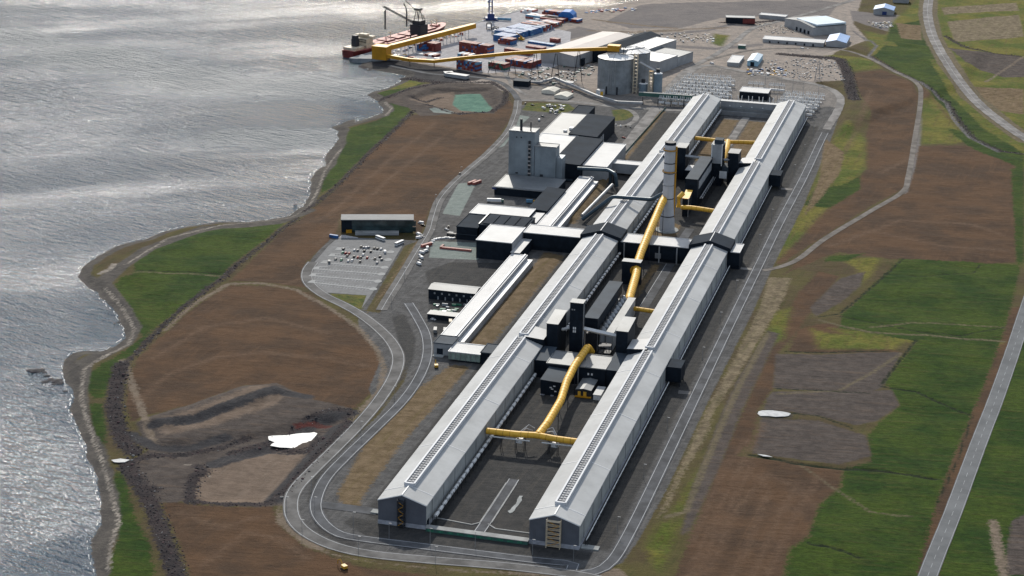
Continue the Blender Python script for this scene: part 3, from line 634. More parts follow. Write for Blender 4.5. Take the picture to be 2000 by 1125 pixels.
# ------------------------------------------------------------------ potroom halls
PW, PE, PR = 29.8, 15.5, 20.4
def potroom(X0, inner, label):
    """inner = +1 when the courtyard lies on its +X side"""
    t = thing('potroom_hall', label, 'industrial hall', (X0+PW/2, 0, 0))
    W2 = PW/2
    for (a, b_) in ((0, 1088),):
        for sx in (-1, 1):
            mb = MB(); x = sx*W2
            mb.box(min(x, x-sx*.4), max(x, x-sx*.4), a+.42, b_-.42, 0, PE, WG)
            mb.box(min(x, x+sx*.25), max(x, x+sx*.25), a, b_, 0, 2.2, PL)
            mb.box(min(x, x+sx*.5), max(x, x+sx*.5), a, b_, PE-.5, PE-.1, SEAM)      # gutter
            for k in range(45): y = 12+k*24; mb.box(min(x, x+sx*.3), max(x, x+sx*.3), y, y+.5, 2.3, PE-.6, STLG)
            mb.obj('side_wall', t)
    for y, nm in ((0, 'gable_wall'), (1087.6, 'gable_wall')):
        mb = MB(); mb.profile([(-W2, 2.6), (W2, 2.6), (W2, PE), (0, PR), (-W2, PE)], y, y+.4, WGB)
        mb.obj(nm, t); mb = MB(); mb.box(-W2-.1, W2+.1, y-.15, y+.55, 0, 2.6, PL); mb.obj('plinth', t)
    mb = MB(); mb.tube([(-W2-.1, -.25, PE-.1), (0, -.25, PR-.02), (W2+.1, -.25, PE-.1)], .32, SEAM, 4); mb.obj('verge_trim', t)
    # roof sheets between the white seams, one part each
    ys = [0, 14]+[82.3*k for k in range(1, 14)]+[1088]
    ys = sorted(set(round(y, 1) for y in ys if y < 1080 or y == 1088))
    for i in range(len(ys)-1):
        for sx in (-1, 1):
            mb = MB(); x1 = sx*(W2+.45); dz = .04*((i+(sx > 0)) % 3)
            a, c = ys[i]+.12, ys[i+1]-.12; zr = PR+.18+dz; ze = PE+.02+dz
            P4 = [(0, a), (x1, a), (x1, c), (0, c)]
            mb.prism(P4, [zr-.3, ze-.3, ze-.3, zr-.3], [zr, ze, ze, zr], RG); o = mb.obj('roof_sheet', t)
    for y in ys[1:-1]:
        mb = MB(); w_ = .34
        for sx in (-1, 1):
            x1 = sx*(W2+.5); P4 = [(0, y-w_), (x1, y-w_), (x1, y+w_), (0, y+w_)]; mb.prism(P4, [PR, PE-.1, PE-.1, PR], [PR+.36, PE+.2, PE+.2, PR+.36], SEAM)
        mb.obj('roof_seam', t)
    mb = MB(); mb.box(-.35, .35, 0, 14.5, PR+.1, PR+.5, SEAM); mb.obj('ridge_cap', t)
    for a, c in ((15, 280), (287, 541), (574, 816), (827, 1080)):
        mb = MB(); mb.box(-2.9, 2.9, a, c, PR-1.4, PR+.9, VENTW, VENTG)
        for sx in (-1, 1): mb.box(sx*2.9-.55, sx*2.9+.55, a-.3, c+.3, PR-.6, PR+1.7, VENTW)
        mb.box(-2.9, 2.9, a-.6, a+.8, PR-.5, PR+1.6, VENTW); o = mb.obj('ridge_vent', t)
        cw = MB(); y = a+3
        while y < c-2:
            for sx in (-1.15, 1.15): cw.box(sx-.7, sx+.7, y, y+1.5, PR+.9, PR+1.3, VENTF)
            y += 3.4
        q = cw.obj('vent_flaps', o); q['kind'] = 'stuff'
    # dark dormers where the treatment plants join
    for y0 in (283, 811):
        mb = MB(); s = inner
        mb.prism([(s*1.5, y0), (s*(W2+1), y0), (s*(W2+1), y0+20), (s*1.5, y0+24)], PE-3.2, [PR+.9, PR-.3, PR-.3, PR+.9], DK, RW)
        o = mb.obj('roof_dormer', t)
    # outer lean-to box
    for y0, y1, xw in ((271, 288, 12), (799, 818, 12)):
        if inner < 0:
            mb = MB(); mb.box(W2+.05, W2+11, y0, y1, 3.5, 14.5, DK, DKR); mb.box(W2+1, W2+2, y0+1, y0+2, 0, 3.5, STL); mb.box(W2+9.5, W2+10.5, y0+1, y0+2, 0, 3.5, STL)
            mb.box(W2+9.5, W2+10.5, y1-2, y1-1, 0, 3.5, STL); mb.obj('side_annex', t)
    # doors in the gable's foot and along the side
    mb = MB(); mb.box(inner*W2-.06 if inner < 0 else W2-.3, inner*W2+.3 if inner < 0 else W2+.3, 1.5, 5.5, .1, 5, DK); mb.obj('door', t)
    return t
hallL = potroom(0, 1, 'long grey potroom hall nearest the sea side, dark narrow ladder tower on its near gable')
hallR = potroom(93, -1, 'long grey potroom hall on the right, cream scaffold stair on its near gable')
# stair towers on the gables
def scaffold(name, label, x, wd, mat, bx):
    t = thing(name, label, 'stair tower', (x, -1.6, 0))
    mb = MB()
    for sx in (-1, 1):
        for y in (-1.2, 1.2): mb.box(sx*wd/2-.22, sx*wd/2+.22, y-.18, y+.18, 0, 18.2, mat)
    mb.obj('frame', t)
    for k in range(7):
        z = 1.2+k*2.6; pb = MB(); pb.box(-wd/2, wd/2, -1.3, 1.3, z, z+.3, mat); pb.obj('platform', t)
        if k < 6:
            s = -1 if k % 2 else 1; f = MB(); f.beam((-s*wd*.42, -1.0, z+.3), (s*wd*.42, -1.0, z+2.7), .3, bx); f.beam((-wd/2, -1.25, z+1.2), (wd/2, -1.25, z+1.2), .16, mat); f.obj('stair_flight', t)
    return t
scaffold('gable_stair', 'dark narrow stair tower with yellowish landings on the near gable of the left hall', 14.9, 4.0, STL, YELD)
scaffold('gable_stair', 'cream scaffold stair tower on the near gable of the right hall', 107.9, 8.2, CRM, YELD)
# generic buildings
def hall(name, label, cat, x0, x1, y0, y1, z1, wall, roof, z0=0., kind='flat', rise=0., over=.35, loc=None, rz=0., extra=None, group=None):
    cx, cy_ = (x0+x1)/2, (y0+y1)/2
    t = thing(name, label, cat, loc or (cx, cy_, 0), rz, group)
    if loc: cx = cy_ = 0
    a, b_, c, d = x0-cx, x1-cx, y0-cy_, y1-cy_
    wb = MB(); rb = MB(); o = over
    if kind == 'flat':
        wb.box(a, b_, c, d, z0, z1-.35, wall)
        rb.box(a-o, b_+o, c-o, d+o, z1-.35, z1, roof)
        if min(b_-a, d-c) > 12:
            for q in ((a-o, a-o+.5, c-o+.5, d+o-.5), (b_+o-.5, b_+o, c-o+.5, d+o-.5), (a-o, b_+o, c-o, c-o+.5), (a-o, b_+o, d+o-.5, d+o)): rb.box(*q, z1, z1+.4, SEAM if roof in (RW, TAN) else roof)
    elif kind == 'monox':      # falls towards +x
        wb.prism([(a,c),(b_,c),(b_,d),(a,d)], z0, [z1+rise-.35, z1-.35, z1-.35, z1+rise-.35], wall)
        rb.prism([(a-o,c-o),(b_+o,c-o),(b_+o,d+o),(a-o,d+o)], [z1+rise-.34, z1-.34, z1-.34, z1+rise-.34], [z1+rise, z1, z1, z1+rise], roof)
    elif kind == 'monoy':      # rises towards +y
        wb.prism([(a,c),(b_,c),(b_,d),(a,d)], z0, [z1-.35, z1-.35, z1+rise-.35, z1+rise-.35], wall)
        rb.prism([(a-o,c-o),(b_+o,c-o),(b_+o,d+o),(a-o,d+o)], [z1-.34, z1-.34, z1+rise-.34, z1+rise-.34], [z1, z1, z1+rise, z1+rise], roof)
    elif kind == 'gabley':     # ridge along y
        m_ = (a+b_)/2; wb.profile([(a,z0),(b_,z0),(b_,z1),(m_,z1+rise),(a,z1)], c, d, wall)
        for s in (-1, 1):
            e = a-o if s < 0 else b_+o
            rb.prism([(m_,c-o),(e,c-o),(e,d+o),(m_,d+o)], [z1+rise+.02, z1-.1, z1-.1, z1+rise+.02], [z1+rise+.35, z1+.22, z1+.22, z1+rise+.35], roof)
    elif kind == 'gablex':
        m_ = (c+d)/2
        wb.add([(a,c,z0),(a,d,z0),(a,d,z1),(a,m_,z1+rise),(a,c,z1),(b_,c,z0),(b_,d,z0),(b_,d,z1),(b_,m_,z1+rise),(b_,c,z1)], [(0,4,3,2,1),(5,6,7,8,9),(0,5,9,4),(1,2,7,6),(2,3,8,7),(3,4,9,8),(0,1,6,5)], wall)
        for s in (-1, 1):
            e = c-o if s < 0 else d+o
            rb.prism([(a-o,m_),(a-o,e),(b_+o,e),(b_+o,m_)], [z1+rise+.02, z1-.1, z1-.1, z1+rise+.02], [z1+rise+.35, z1+.22, z1+.22, z1+rise+.35], roof)
    wb.obj('wall', t); rb.obj('roof', t)
    if extra:
        for nm, x, X_, y, Y_, z, Z_, mt in extra:
            e = MB(); e.box(x-cx, X_-cx, y-cy_, Y_-cy_, z, Z_, mt); e.obj(nm, t)
    return t
def posts(nm, t, pts, z0, z1, r, mat):
    for x, y in pts:
        e = MB(); e.box(x-r, x+r, y-r, y+r, z0, z1, mat); o = e.obj(nm, t)
# --- cross passage over both halls
cp = hall('cross_passage', 'long black passage with pale roof bridging both halls and passing under the yellow duct', 'passage building', -52, 133, 547, 571, 15, DK, RW, z0=3.2,
     extra=[('column', x, x+1, 546.2, 547, 0, 14, LGW) for x in (35, 50, 65, 80)]+[('foot_wall', -52, 31, 548, 570, 0, 3.2, DK), ('foot_wall', 31.2, 133, 549, 570, 0, 3.2, DK),
      ('door', 62, 67, 546.8, 547, 3.3, 8, STLG)])
for xc in (14.9, 107.9):
    mb = MB(); a = xc-(14.9+40.5)-0; cx0 = 40.5
    for s in (-1, 1):
        mb.prism([(xc-cx0, -13), (xc-cx0+s*17.5, -13), (xc-cx0+s*17.5, 13.5), (xc-cx0, 13.5)], [20.7, 14, 14, 20.7], [23.4, 18.2, 18.2, 23.4], DK, DKR)
    mb.box(xc-cx0-.3, xc-cx0+.3, -13, 13.5, 23.3, 23.8, SEAM); mb.obj('saddle_roof', cp)
# --- south treatment plant
hall('stair_tower', 'tall black tower with small white windows between the hopper towers', 'tower', 46, 55.5, 299.5, 308, 45, DK, GYR,
     extra=[('window', 48.6+i*1.3, 49.5+i*1.3, 299.35, 299.5, 22+j*2.4, 23.8+j*2.4, WHT) for i in range(2) for j in range(2)]+[('vent', 47.2+i*1.6, 48.2+i*1.6, 299.35, 299.5, 39, 40, STLG) for i in range(2)]+[('pipe', 55.6, 56.2, 301, 301.6, 2, 44, LGW)])
hall('hopper_tower', 'dark tower with sloping grey top beside the left hall, near the twin dormers', 'tower', 31.2, 39.5, 290, 317, 30.5, DK, GYR, kind='monoy', rise=1.5)
hall('hopper_tower', 'dark tower with sloping grey top beside the right hall, near the white duct bridge', 'tower', 82.5, 91, 290, 317, 30.5, DK, GYR, kind='monoy', rise=1.5)
t = thing('duct_bridge', 'white enclosed gallery joining the three near dark towers', 'conveyor gallery', (0,0,0))
mb = MB(); mb.tube([(56, 303, 24.5), (82.5, 305, 20.5)], 1.6, WHT, 4); mb.obj('gallery', t); mb = MB(); mb.tube([(39.5, 303, 22), (46, 303, 24)], 1.2, WHT, 4); mb.obj('gallery', t)
t = hall('filter_house', 'long charcoal roofed filter house beside a row of grey round vessels', 'filter building', 53, 63, 317.5, 405, 28, DK, DKG, z0=19)
posts('column', t, [(-4.5, y) for y in range(-40, 45, 10)]+[(4.5, y) for y in range(-40, 45, 10)], 0, 19, .35, STLG)
mb = MB(); mb.box(-4, 4, -42, 42, 2, 15, STL); mb.obj('plenum', t)
for k in range(10):
    y = 322+k*8.2
    v = thing('filter_vessel', f'grey domed filter vessel, {ORD[k]} from the near end beside the charcoal filter house', 'vessel', (66.2, y, 0), 0, 'filter vessels beside the filter house')
    mb = MB(); mb.cyl(0, 0, 9, 18, 2.5, 2.5, LGW, 12); mb.cyl(0, 0, 18, 20.4, 2.5, .9, STLG, 12); mb.obj('shell', v, True)
    mb = MB(); mb.cyl(0, 0, 4, 9, .7, 2.5, LGW, 12); mb.obj('hopper', v)
    for s in (-1, 1): mb = MB(); mb.box(s*2.3-.25, s*2.3+.25, -.25, .25, 0, 11, STLG); mb.obj('leg', v)
hall('duct_house', 'long plain grey concrete duct house beside the vessel row', 'duct building', 69.2, 74.5, 319, 401, 17.5, LGW, GYR, z0=4)
for y in (322, 345, 370, 395):
    pass
hall('link_building', 'grey roofed link building under the near yellow duct', 'building', 40.2, 82.8, 255, 281, 13.5, DK, GYR,
     extra=[('window', 70, 71.2, 254.8, 255, 8, 9.5, WHT), ('window', 72.6, 73.8, 254.8, 255, 8, 9.5, WHT), ('column', 63, 63.8, 254.2, 255, 0, 13, STLG)])
hall('link_block', 'dark sloped block between the left hall and the link building', 'building', 30.3, 40, 260, 286, 13.2, DK, DKG, kind='monoy', rise=1.2)
hall('link_block', 'dark sloped block between the right hall and the link building', 'building', 83, 92.8, 256, 288, 13.2, DK, DKG, kind='monoy', rise=1.2)
hall('workshop', 'black lean-to workshop with four white signs beside the yellow duct', 'building', 42.5, 57, 229, 254.6, 10.5, DK, DKG, kind='monox', rise=.8,
     extra=[('sign', 50+dx, 51.6+dx, 228.8, 229, z, z+.8, WHT) for dx, z in ((0, 4.5), (1.5, 6.8), (2.4, 3.0), (-1, 5.6))]+[('foot', 42.5, 45.5, 227.6, 228.7, 0, .6, PL), ('foot', 50, 52, 227.6, 228.7, 0, .6, PL)])
hall('service_shed', 'low grey shed with two yellow doors in the courtyard', 'shed', 67, 77.5, 233, 257-3, 5.2, STL, GYR, kind='gabley', rise=.8,
     extra=[('door', 68.3, 70.3, 232.7, 233, .8, 4, YEL), ('door', 72.2, 74.4, 232.7, 233, .8, 4, YEL), ('deck', 66.5, 78, 230.5, 232.6, .3, .9, YELD)])
hall('white_cabin', 'white cabin standing beside the grey shed with yellow doors', 'cabin', 80, 85, 230, 246, 4, WHT, RW)
t = thing('pump_skid', 'blue and black pump equipment behind the link building', 'equipment', (74, 298, 0))
mb = MB()
for x in (-5, -1, 3):
    for y in (-4, 4): mb.box(x-.2, x+.2, y-.2, y+.2, 0, 16, STL)
for z in (5, 10, 15): mb.box(-5.3, 3.3, -4.3, 4.3, z, z+.25, STL)
mb.obj('frame', t); mb = MB(); mb.cyl(0, 0, 1, 9, 2.4, 2.4, BLUL, 12); mb.obj('tank', t, True); mb = MB(); mb.cyl(-4, -6, 1, 7, 2.0, 2.0, LGW, 12); mb.obj('tank', t, True)
# --- north treatment plant
hall('hopper_tower', 'dark grey tower behind the tall stack, against the left hall', 'tower', 31.2, 41, 806, 824, 32, DK, GYR)
hall('hopper_tower', 'dark ribbed tower against the right hall, beyond the tall stack', 'tower', 82, 92, 805, 822, 31, DK, GYR)
nt_ = hall('stair_tower', 'dark tower with grey framed upper face north of the tall stack', 'tower', 67, 78, 796, 812, 40, DK, GYR,
     extra=[('face_panel', 68, 77, 795.5, 795.9, 22, 40, LGW), ('frame', 67.2, 68, 795.2, 796, 20, 41, WHT), ('frame', 77, 77.8, 795.2, 796, 20, 41, WHT), ('top_box', 69, 77, 800, 810, 40.1, 44, DKG), ('sign', 84-8, 91-8, 795, 795.4, 8, 15, WHT)])
hall('filter_house', 'long charcoal roofed filter house with black end wall beyond the tall stack', 'filter building', 57.5, 68.5, 713, 796, 28, DK, DKG, extra=[('side_panel', 68.6, 69, 720, 790, 17, 24, LGW)])
t = thing('pipe_rack', 'dark steel pipe rack along the far filter house', 'pipe rack', (71, 755, 0)); 
for k in range(10): mb = MB(); mb.box(-1.5, -1.1, -36+k*8, -35.6+k*8, 0, 12, STL); mb.box(2.5, 2.9, -36+k*8, -35.6+k*8, 0, 12, STL); mb.box(-1.5, 2.9, -36+k*8, -35.6+k*8, 8, 8.4, STL); mb.obj('bent', t)
mb = MB(); mb.tube([(0, -38, 9.2), (0, 38, 9.2)], .7, STLG); mb.tube([(1.8, -38, 9.2), (1.8, 38, 9.2)], .5, STLG); mb.obj('pipe', t)
hall('fan_house', 'black fan house with bright yellow sloping top beside the tall stack', 'building', 60, 65.5, 686, 704, 17, DK, YEL, kind='monoy', rise=3, extra=[('corner_post', 65.2, 65.9, 685.4, 686, 0, 17.3, LGW)])
hall('silver_shed', 'small pale roofed block between the left hall and the far filter house', 'building', 43, 50, 796, 815, 13, DK, RW)
t = thing('service_gallery', 'thin grey gallery joining the far dark towers', 'conveyor gallery'); mb = MB(); mb.tube([(41, 806, 24), (67, 803, 24)], 1.4, STLG, 4); mb.tube([(78, 803, 24), (83, 806, 24)], 1.4, STLG, 4); mb.obj('gallery', t)
mb = MB(); mb.box(70, 83, 800, 815, 12, 18, DKG); mb.obj('link_box', t)
# --- end link
hall('end_link', 'grey ribbed link wall closing the far end between the two halls', 'building', 30.5, 92.5, 1086, 1093, 14, LGW, RW, extra=[('terrace', 31, 92.3, 1082, 1085.9, 0, 7.6, GYR), ('terrace', 31, 92.3, 1078.5, 1081.9, 0, 4.4, STLG)]
     +[('lamp', 40+k*12, 41.4+k*12, 1085.2, 1085.9, 8.6, 9.6, WHT) for k in range(4)])
t = hall('retaining_link', 'low green and grey service corridor between the two near gables', 'service corridor', 30.4, 92.6, -2.6, 1.6, 2.6, GRN, KERB, extra=[('kerb_step', 30.4, 92.6, 1.8, 4.6, 0, .9, PADC)])
for k in range(10):
    mb = MB(); mb.box(-30+k*6.1, -26.2+k*6.1, -2.25, -2.1, .5, 1.9, GRNB); mb.obj('panel', t)
# courtyard kerbs
mb = MB()
for a, b_ in (((31.5, 17), (54, 14.2)), ((54, 14.2), (58, 18.5)), ((63, 18), (69, 13)), ((69, 13), (92, 13)), ((58, 18.5), (58.3, 78)), ((64.5, 20), (64.7, 78))):
    d = Vector((b_[0]-a[0], b_[1]-a[1], 0)).normalized(); n_ = Vector((-d.y, d.x, 0))*.45
    mb.prism([(a[0]-n_.x, a[1]-n_.y), (b_[0]-n_.x, b_[1]-n_.y), (b_[0]+n_.x, b_[1]+n_.y), (a[0]+n_.x, a[1]+n_.y)], -.3, .35, KERB)
o = mb.obj('courtyard_kerb'); o['kind'] = 'structure'
mb = MB(); mb.prism(wobble([(72, 36), (74, 48), (73, 62), (70.5, 62), (72, 50), (70, 38)], 1.2), -.1, .28, PADC); o = mb.obj('gravel_spill'); o['kind'] = 'structure'
for xs, y, lb in (((123.4, 134), 2, 'right'), ((-9, -.6), 12, 'left')):
    mb = MB(); mb.box(xs[0], xs[1], y, y+5, 0, .7, PADC); o = mb.obj('loading_ramp'); tag(o, f'pale concrete loading ramp at the near {lb} corner of the halls', 'ramp')
# --- pipe lines along the halls
def pipe_run(label, x, z, y0, y1, r, mat, wh=True):
    t = thing('pipe_run', label, 'pipeline', (x, (y0+y1)/2, 0)); h_ = (y1-y0)/2
    mb = MB(); mb.tube([(0, -h_, z), (0, h_, z)], r, mat, 8); mb.obj('pipe', t, True)
    sb = MB(); y = -h_
    while y < h_: sb.box(-r-.3, -r, y, y+.3, 0, z+r+.2, STL); sb.box(r, r+.3, y, y+.3, 0, z+r+.2, STL); y += 9
    o = sb.obj('support', t); o['kind'] = 'stuff'
    if wh:
        sb = MB(); y = -h_+2
        while y < h_-4: sb.tube([(0, y, z), (0, y+5.5, z)], r*1.13, WHT, 8); y += 8.2
        o = sb.obj('cladding', t); o['kind'] = 'stuff'
pipe_run('white jointed pipe along the left hall in the near courtyard', 32.6, 4.6, 8, 254, 1.0, STLG)
pipe_run('white jointed pipe along the left hall, short of the cross passage', 32.6, 6, 330, 545, 1.0, STL)
pipe_run('white jointed pipe along the left hall beside the tall stack', 32.6, 6, 574, 800, 1.0, STL)
pipe_run('white jointed pipe along the left hall in the far courtyard', 32.6, 6, 828, 1078, 1.0, STLG)
pipe_run('thin pale pipe along the outside of the right hall, near stretch', 126, 4.2, 6, 268, .35, WHT, False)
pipe_run('thin pale pipe outside the right hall, between first dark annex and passage', 126, 4.2, 290, 543, .35, WHT, False)
pipe_run('thin pale pipe along the outside of the right hall, beyond the cross passage', 126, 4.2, 576, 797, .35, WHT, False)
pipe_run('thin pale pipe along the outside of the right hall, farthest stretch', 126, 4.2, 820, 1080, .35, WHT, False)
# --- yellow ducts
def duct(name, label, pts, r, mat=None, legs=True, bands=True, cat='duct'):
    mat = mat or YEL
    t = thing(name, label, cat, (pts[0][0], pts[0][1], 0)); o0 = Vector((pts[0][0], pts[0][1], 0))
    P = [Vector(p)-o0 for p in pts]
    # round the bends
    Q = [P[0]]
    for i in range(1, len(P)-1):
        a = P[i]+(P[i-1]-P[i]).normalized()*min(3.2, (P[i-1]-P[i]).length*.4); c = P[i]+(P[i+1]-P[i]).normalized()*min(3.2, (P[i+1]-P[i]).length*.4)
        for k in range(5): u = k/4; Q.append((1-u)**2*a+2*u*(1-u)*P[i]+u*u*c)
    Q.append(P[-1])
    mb = MB(); mb.tube(Q, r, mat, 16); mb.obj('tube', t, True)
    if bands:
        bb = MB(); acc = 2.
        for a, c in zip(P[:-1], P[1:]):
            l = (c-a).length; d = (c-a)/l; s = acc
            while s < l-2:
                bb.tube([a+d*s, a+d*(s+.22)], r*1.025, BAND if mat is YEL else STL, 16); s += 4.6
        o = bb.obj('joint_band', t); o['kind'] = 'stuff'
    if legs:
        for a, c in zip(P[:-1], P[1:]):
            l = (c-a).length; n = int(l/22)
            for k in range(1, n+1):
                q = a+(c-a)*(k/(n+1)); mb = MB(); d = (c-a).normalized(); sx = Vector((d.y, -d.x, 0)).normalized()*(r+.4)
                for s in (-1, 1): mb.beam(q+s*sx+Vector((0,0,-r*.2)), Vector((q.x, q.y, 0))+s*sx, .35, STL)
                mb.beam(q+sx-Vector((0,0,r)), q-sx-Vector((0,0,r)), .35, STL); mb.obj('support', t)
    return t
duct('fume_duct', 'thick yellow duct from the tall stack over the cross passage to the near filter plant', [(52, 641, 30), (51.5, 628, 28), (51.5, 604, 23.5), (53.5, 560, 20.5), (55.5, 520, 17.5), (57, 497, 15), (61, 470, 12.5), (67.5, 412, 12.5), (69.5, 402, 9)], 3.3)
gp = hall('duct_gate', 'black square portal frame round the yellow duct just past the cross passage', 'portal', 47, 62, 482, 490, 19.5, DK, GYR)
mb = MB(); mb.cyl(0, 0, 0, .35, 4.0, 4.0, YELD, 18); o = mb.obj('duct_collar', gp); o.rotation_euler = (math.pi/2, 0, 0); o.location = (3.2, -4.05, 12.4)
duct('branch_duct', 'thin yellow branch duct from the near filter plant to the right hall', [(70, 397, 10), (76, 396, 10.5), (93, 394, 10.5)], 1.7)
duct('fume_duct', 'long yellow duct from the near filter plant down the middle of the near courtyard', [(64.5, 292, 11), (62.5, 288, 16.5), (61.5, 250, 15.5), (62.5, 222, 14.5), (66, 190, 13), (66.5, 150, 12.5), (65, 132, 11.5)], 2.7)
duct('collector_duct', 'yellow cross duct joining both halls in the near courtyard', [(31, 130, 11), (52, 130, 11.2), (64.5, 131.5, 11.5), (76, 130, 11.2), (92, 130, 11)], 2.1)
dm = thing('damper_pipes', 'grey looping pipes and white boxes round the near duct junction', 'pipework', (64.5, 133, 0))
for s in (-1, 1):
    mb = MB(); mb.tube([(s*5, 6, 11), (s*9, 5, 12.5), (s*13, 1, 9), (s*13, -3, 6)], .6, STLG, 6); mb.obj('loop_pipe', dm)
    mb = MB(); mb.tube([(s*4, 8, 12), (s*8, 8, 14), (s*12, 3, 11)], .4, STLG, 6); mb.obj('loop_pipe', dm); mb = MB(); mb.box(s*12-2.2, s*12+2.2, -3, 1.5, 5, 7.4, WHT); mb.obj('damper_box', dm)
mb = MB()
for s in (-1, 1):
    for k in (8, 14, 24): mb.box(s*k-.2, s*k+.2, -2, -1.6, 0, 10, STL); mb.box(s*k-.2, s*k+.2, 1.6, 2, 0, 10, STL)
    mb.tube([(s*4, -2.6, 8.2), (s*31, -2.6, 8.2)], .45, WHT, 6)
o = mb.obj('junction_frame'); o.location = (64.5, 131, 0); tag(o, 'dark steel frame with white side pipe carrying the near cross duct', 'steel frame')
duct('collector_duct', 'yellow cross duct joining both halls in the far courtyard', [(30.5, 923, 12), (50, 921, 12), (64, 918, 12), (78, 922, 12), (93, 924, 12)], 2.0)
duct('fume_duct', 'short yellow duct feeding the far filter plant from the far cross duct', [(65, 917, 12.5), (68, 890, 13), (70, 862, 13), (72, 835, 13)], 3.0)
duct('branch_duct', 'yellow branch duct from beside the tall stack to the right hall', [(60, 680, 10), (68, 679, 11), (80, 677, 11), (93, 674, 11)], 2.0)
mb = MB(); mb.tube([(57, 684, 9), (57, 684, 18), (60, 688, 21)], 2.2, YEL, 14); o = mb.obj('riser_duct', None, True); tag(o, 'short yellow riser duct hugging the tall stack beside the fan house', 'duct')
# --- stack
st = thing('chimney_stack', 'tall pale round stack with collars standing in the middle courtyard', 'chimney', (55, 639, 0))
mb = MB(); mb.cyl(0, 0, -.2, .8, 10.5, 10.3, PADC, 28); mb.obj('base_slab', st)
zs_ = [0.8, 14, 30, 42, 53, 62, 70, 78.5]
for i in range(len(zs_)-1):
    r0 = 7.0-2.1*min(1, zs_[i]/34) if zs_[i] < 34 else 4.9; r1 = 7.0-2.1*min(1, zs_[i+1]/34) if zs_[i+1] < 34 else 4.9
    mb = MB(); mb.cyl(0, 0, zs_[i], zs_[i+1]-.15, r0, r1, STK, 28); mb.obj('shaft_section', st, True)
mb = MB(); mb.cyl(0, 0, 78.4, 80.8, 4.95, 4.95, DK, 28, STL); mb.obj('rim', st, True)
for z, r in ((30, 5.3), (42, 5.15), (62, 5.15), (14, 6.4), (53, 5.1)): mb = MB(); mb.cyl(0, 0, z-.5, z+.3, r, r, STL if z != 42 else STLG, 28); mb.obj('ring', st)
for z in (53.5, 73): mb = MB(); mb.cyl(0, 0, z, z+.3, 6.1, 6.1, STLG, 28); mb.cyl(0, 0, z+.3, z+1.4, 6.1, 6.1, YELD, 28, cap=False); mb.obj('platform', st)
mb = MB(); mb.box(5.0, 6.2, -.8, .8, 1, 77, YELD); mb.obj('ladder', st)
# dark and grey pipes over the left hall
def gp3(l): return [(*G(px, py, z), z) for px, py, z in l]
duct('blue_pipe', 'dark blue pipe climbing over the left hall to the tall stack', gp3([(1137, 429, 3), (1196, 384, 24.5), (1273, 390, 25), (1292, 379, 30)]), 1.7, DUCTD, False, False, 'pipe')
duct('grey_pipe', 'straight grey pipe on the brown strip beside the left hall', gp3([(1137, 421, 6), (1196, 361, 8)]), 1.5, STLG, False, False, 'pipe')
duct('dark_pipe', 'dark elbow pipe leaving the anode plant roof beside the left hall', gp3([(1128, 329, 15), (1188, 332, 16), (1202, 340, 16), (1205, 364, 4)]), 1.7, DUCTD, False, False, 'pipe')
t = thing('pipe_tower', 'dark bundle of pipes and steel where the grey pipe meets the anode plant', 'pipework', (*G(1196, 362), 0))
mb = MB()
for x in (-3, 0, 3):
    for y in (-2.5, 2.5): mb.box(x-.3, x+.3, y-.3, y+.3, 0, 15, STL)
mb.obj('frame', t); mb = MB(); mb.tube([(-2, 0, 1), (-2, 0, 14)], 1.2, DUCTD); mb.tube([(2, 0, 1), (2, 0, 14)], 1.2, STL); mb.obj('pipe', t)
# --- western plant buildings
hall('casting_tower', 'tall silver blue tower with two black roof stacks', 'tower', -119, -94, 747, 766, 50, TWR, GYR, extra=
     [('roof_stack', -109.6, -107.6, 752, 754, 50, 61, STL), ('roof_stack', -99.6, -98.6, 752, 753, 50, 59, STL), ('roof_edge', -119.3, -93.7, 746.7, 747.5, 50, 51, STLG)]
     +[('vent', -112+i*4.5, -110.8+i*4.5, 746.7, 747, 44, 45.2, STL) for i in range(2)]+[('louvre', -112, -109.5, 746.7, 747, 9, 10.2, STL)]
     +[('pipe_rack', -99.5, -97.5, 745.2, 746.6, 3, 42, STL)]+[('landing', -100.3+.8*(k % 2), -97.2+.8*(k % 2), 744.8, 745.2, 6+k*4, 7.2+k*4, TAN if k % 2 else STLG) for k in range(9)])
hall('casting_tower', 'lower silver blue annex tower stepping down beside the tall tower', 'tower', -93.6, -73, 747.4, 762, 37, TWR, GYR, extra=[('step', -72.9, -67, 749, 762, 0, 27, TWR), ('louvre', -88, -85, 747, 747.3, 8, 10, STL), ('roof_edge', -93.6, -73, 747, 747.8, 37, 38, STLG)])
hall('canopy_hall', 'low grey canopy building with black open front below the silver tower', 'building', -120, -62, 700, 743, 8.2, DK, GYR, extra=[('sign', -122, -118, 699.4, 699.8, 5.5, 7.5, CRANEB), ('fascia', -120, -60, 699, 699.6, 7.2, 8.4, STLG)])
hall('store_building', 'black gabled store squeezed beside the long white corridor', 'building', -69, -52, 628, 701, 11, DK, DKR, kind='monox', rise=1)
hall('yard_hall', 'white flat roofed hall behind the black workshop block', 'building', -114.5, -62, 597, 627, 12, DK, RW, extra=[('lower_roof', -61.5, -53, 594, 626, 0, 9.6, RW), ('rear_roof', -112, -84, 627.5, 631, 0, 10, GYR)])
hall('workshop_block', 'black roofed block at the seaward end of the white hall', 'building', -114.6, -96, 556.5, 596.4, 11.5, DK, DKR, extra=[('wall_band', -114.9, -96, 556.1, 556.4, 4.8, 5.2, DKG)])
hall('panel_roof_block', 'black block with framed dark panel roof behind the white topped cube', 'building', -95.5, -54, 560, 594, 14, DK, DKR, extra=[('roof_frame', -96, -95, 560, 594, 14.5, 15, STLG)]+[('roof_panel', -93+k*9.5, -84.5+k*9.5, 563, 591, 14.5, 14.9, DKR) for k in range(4)])
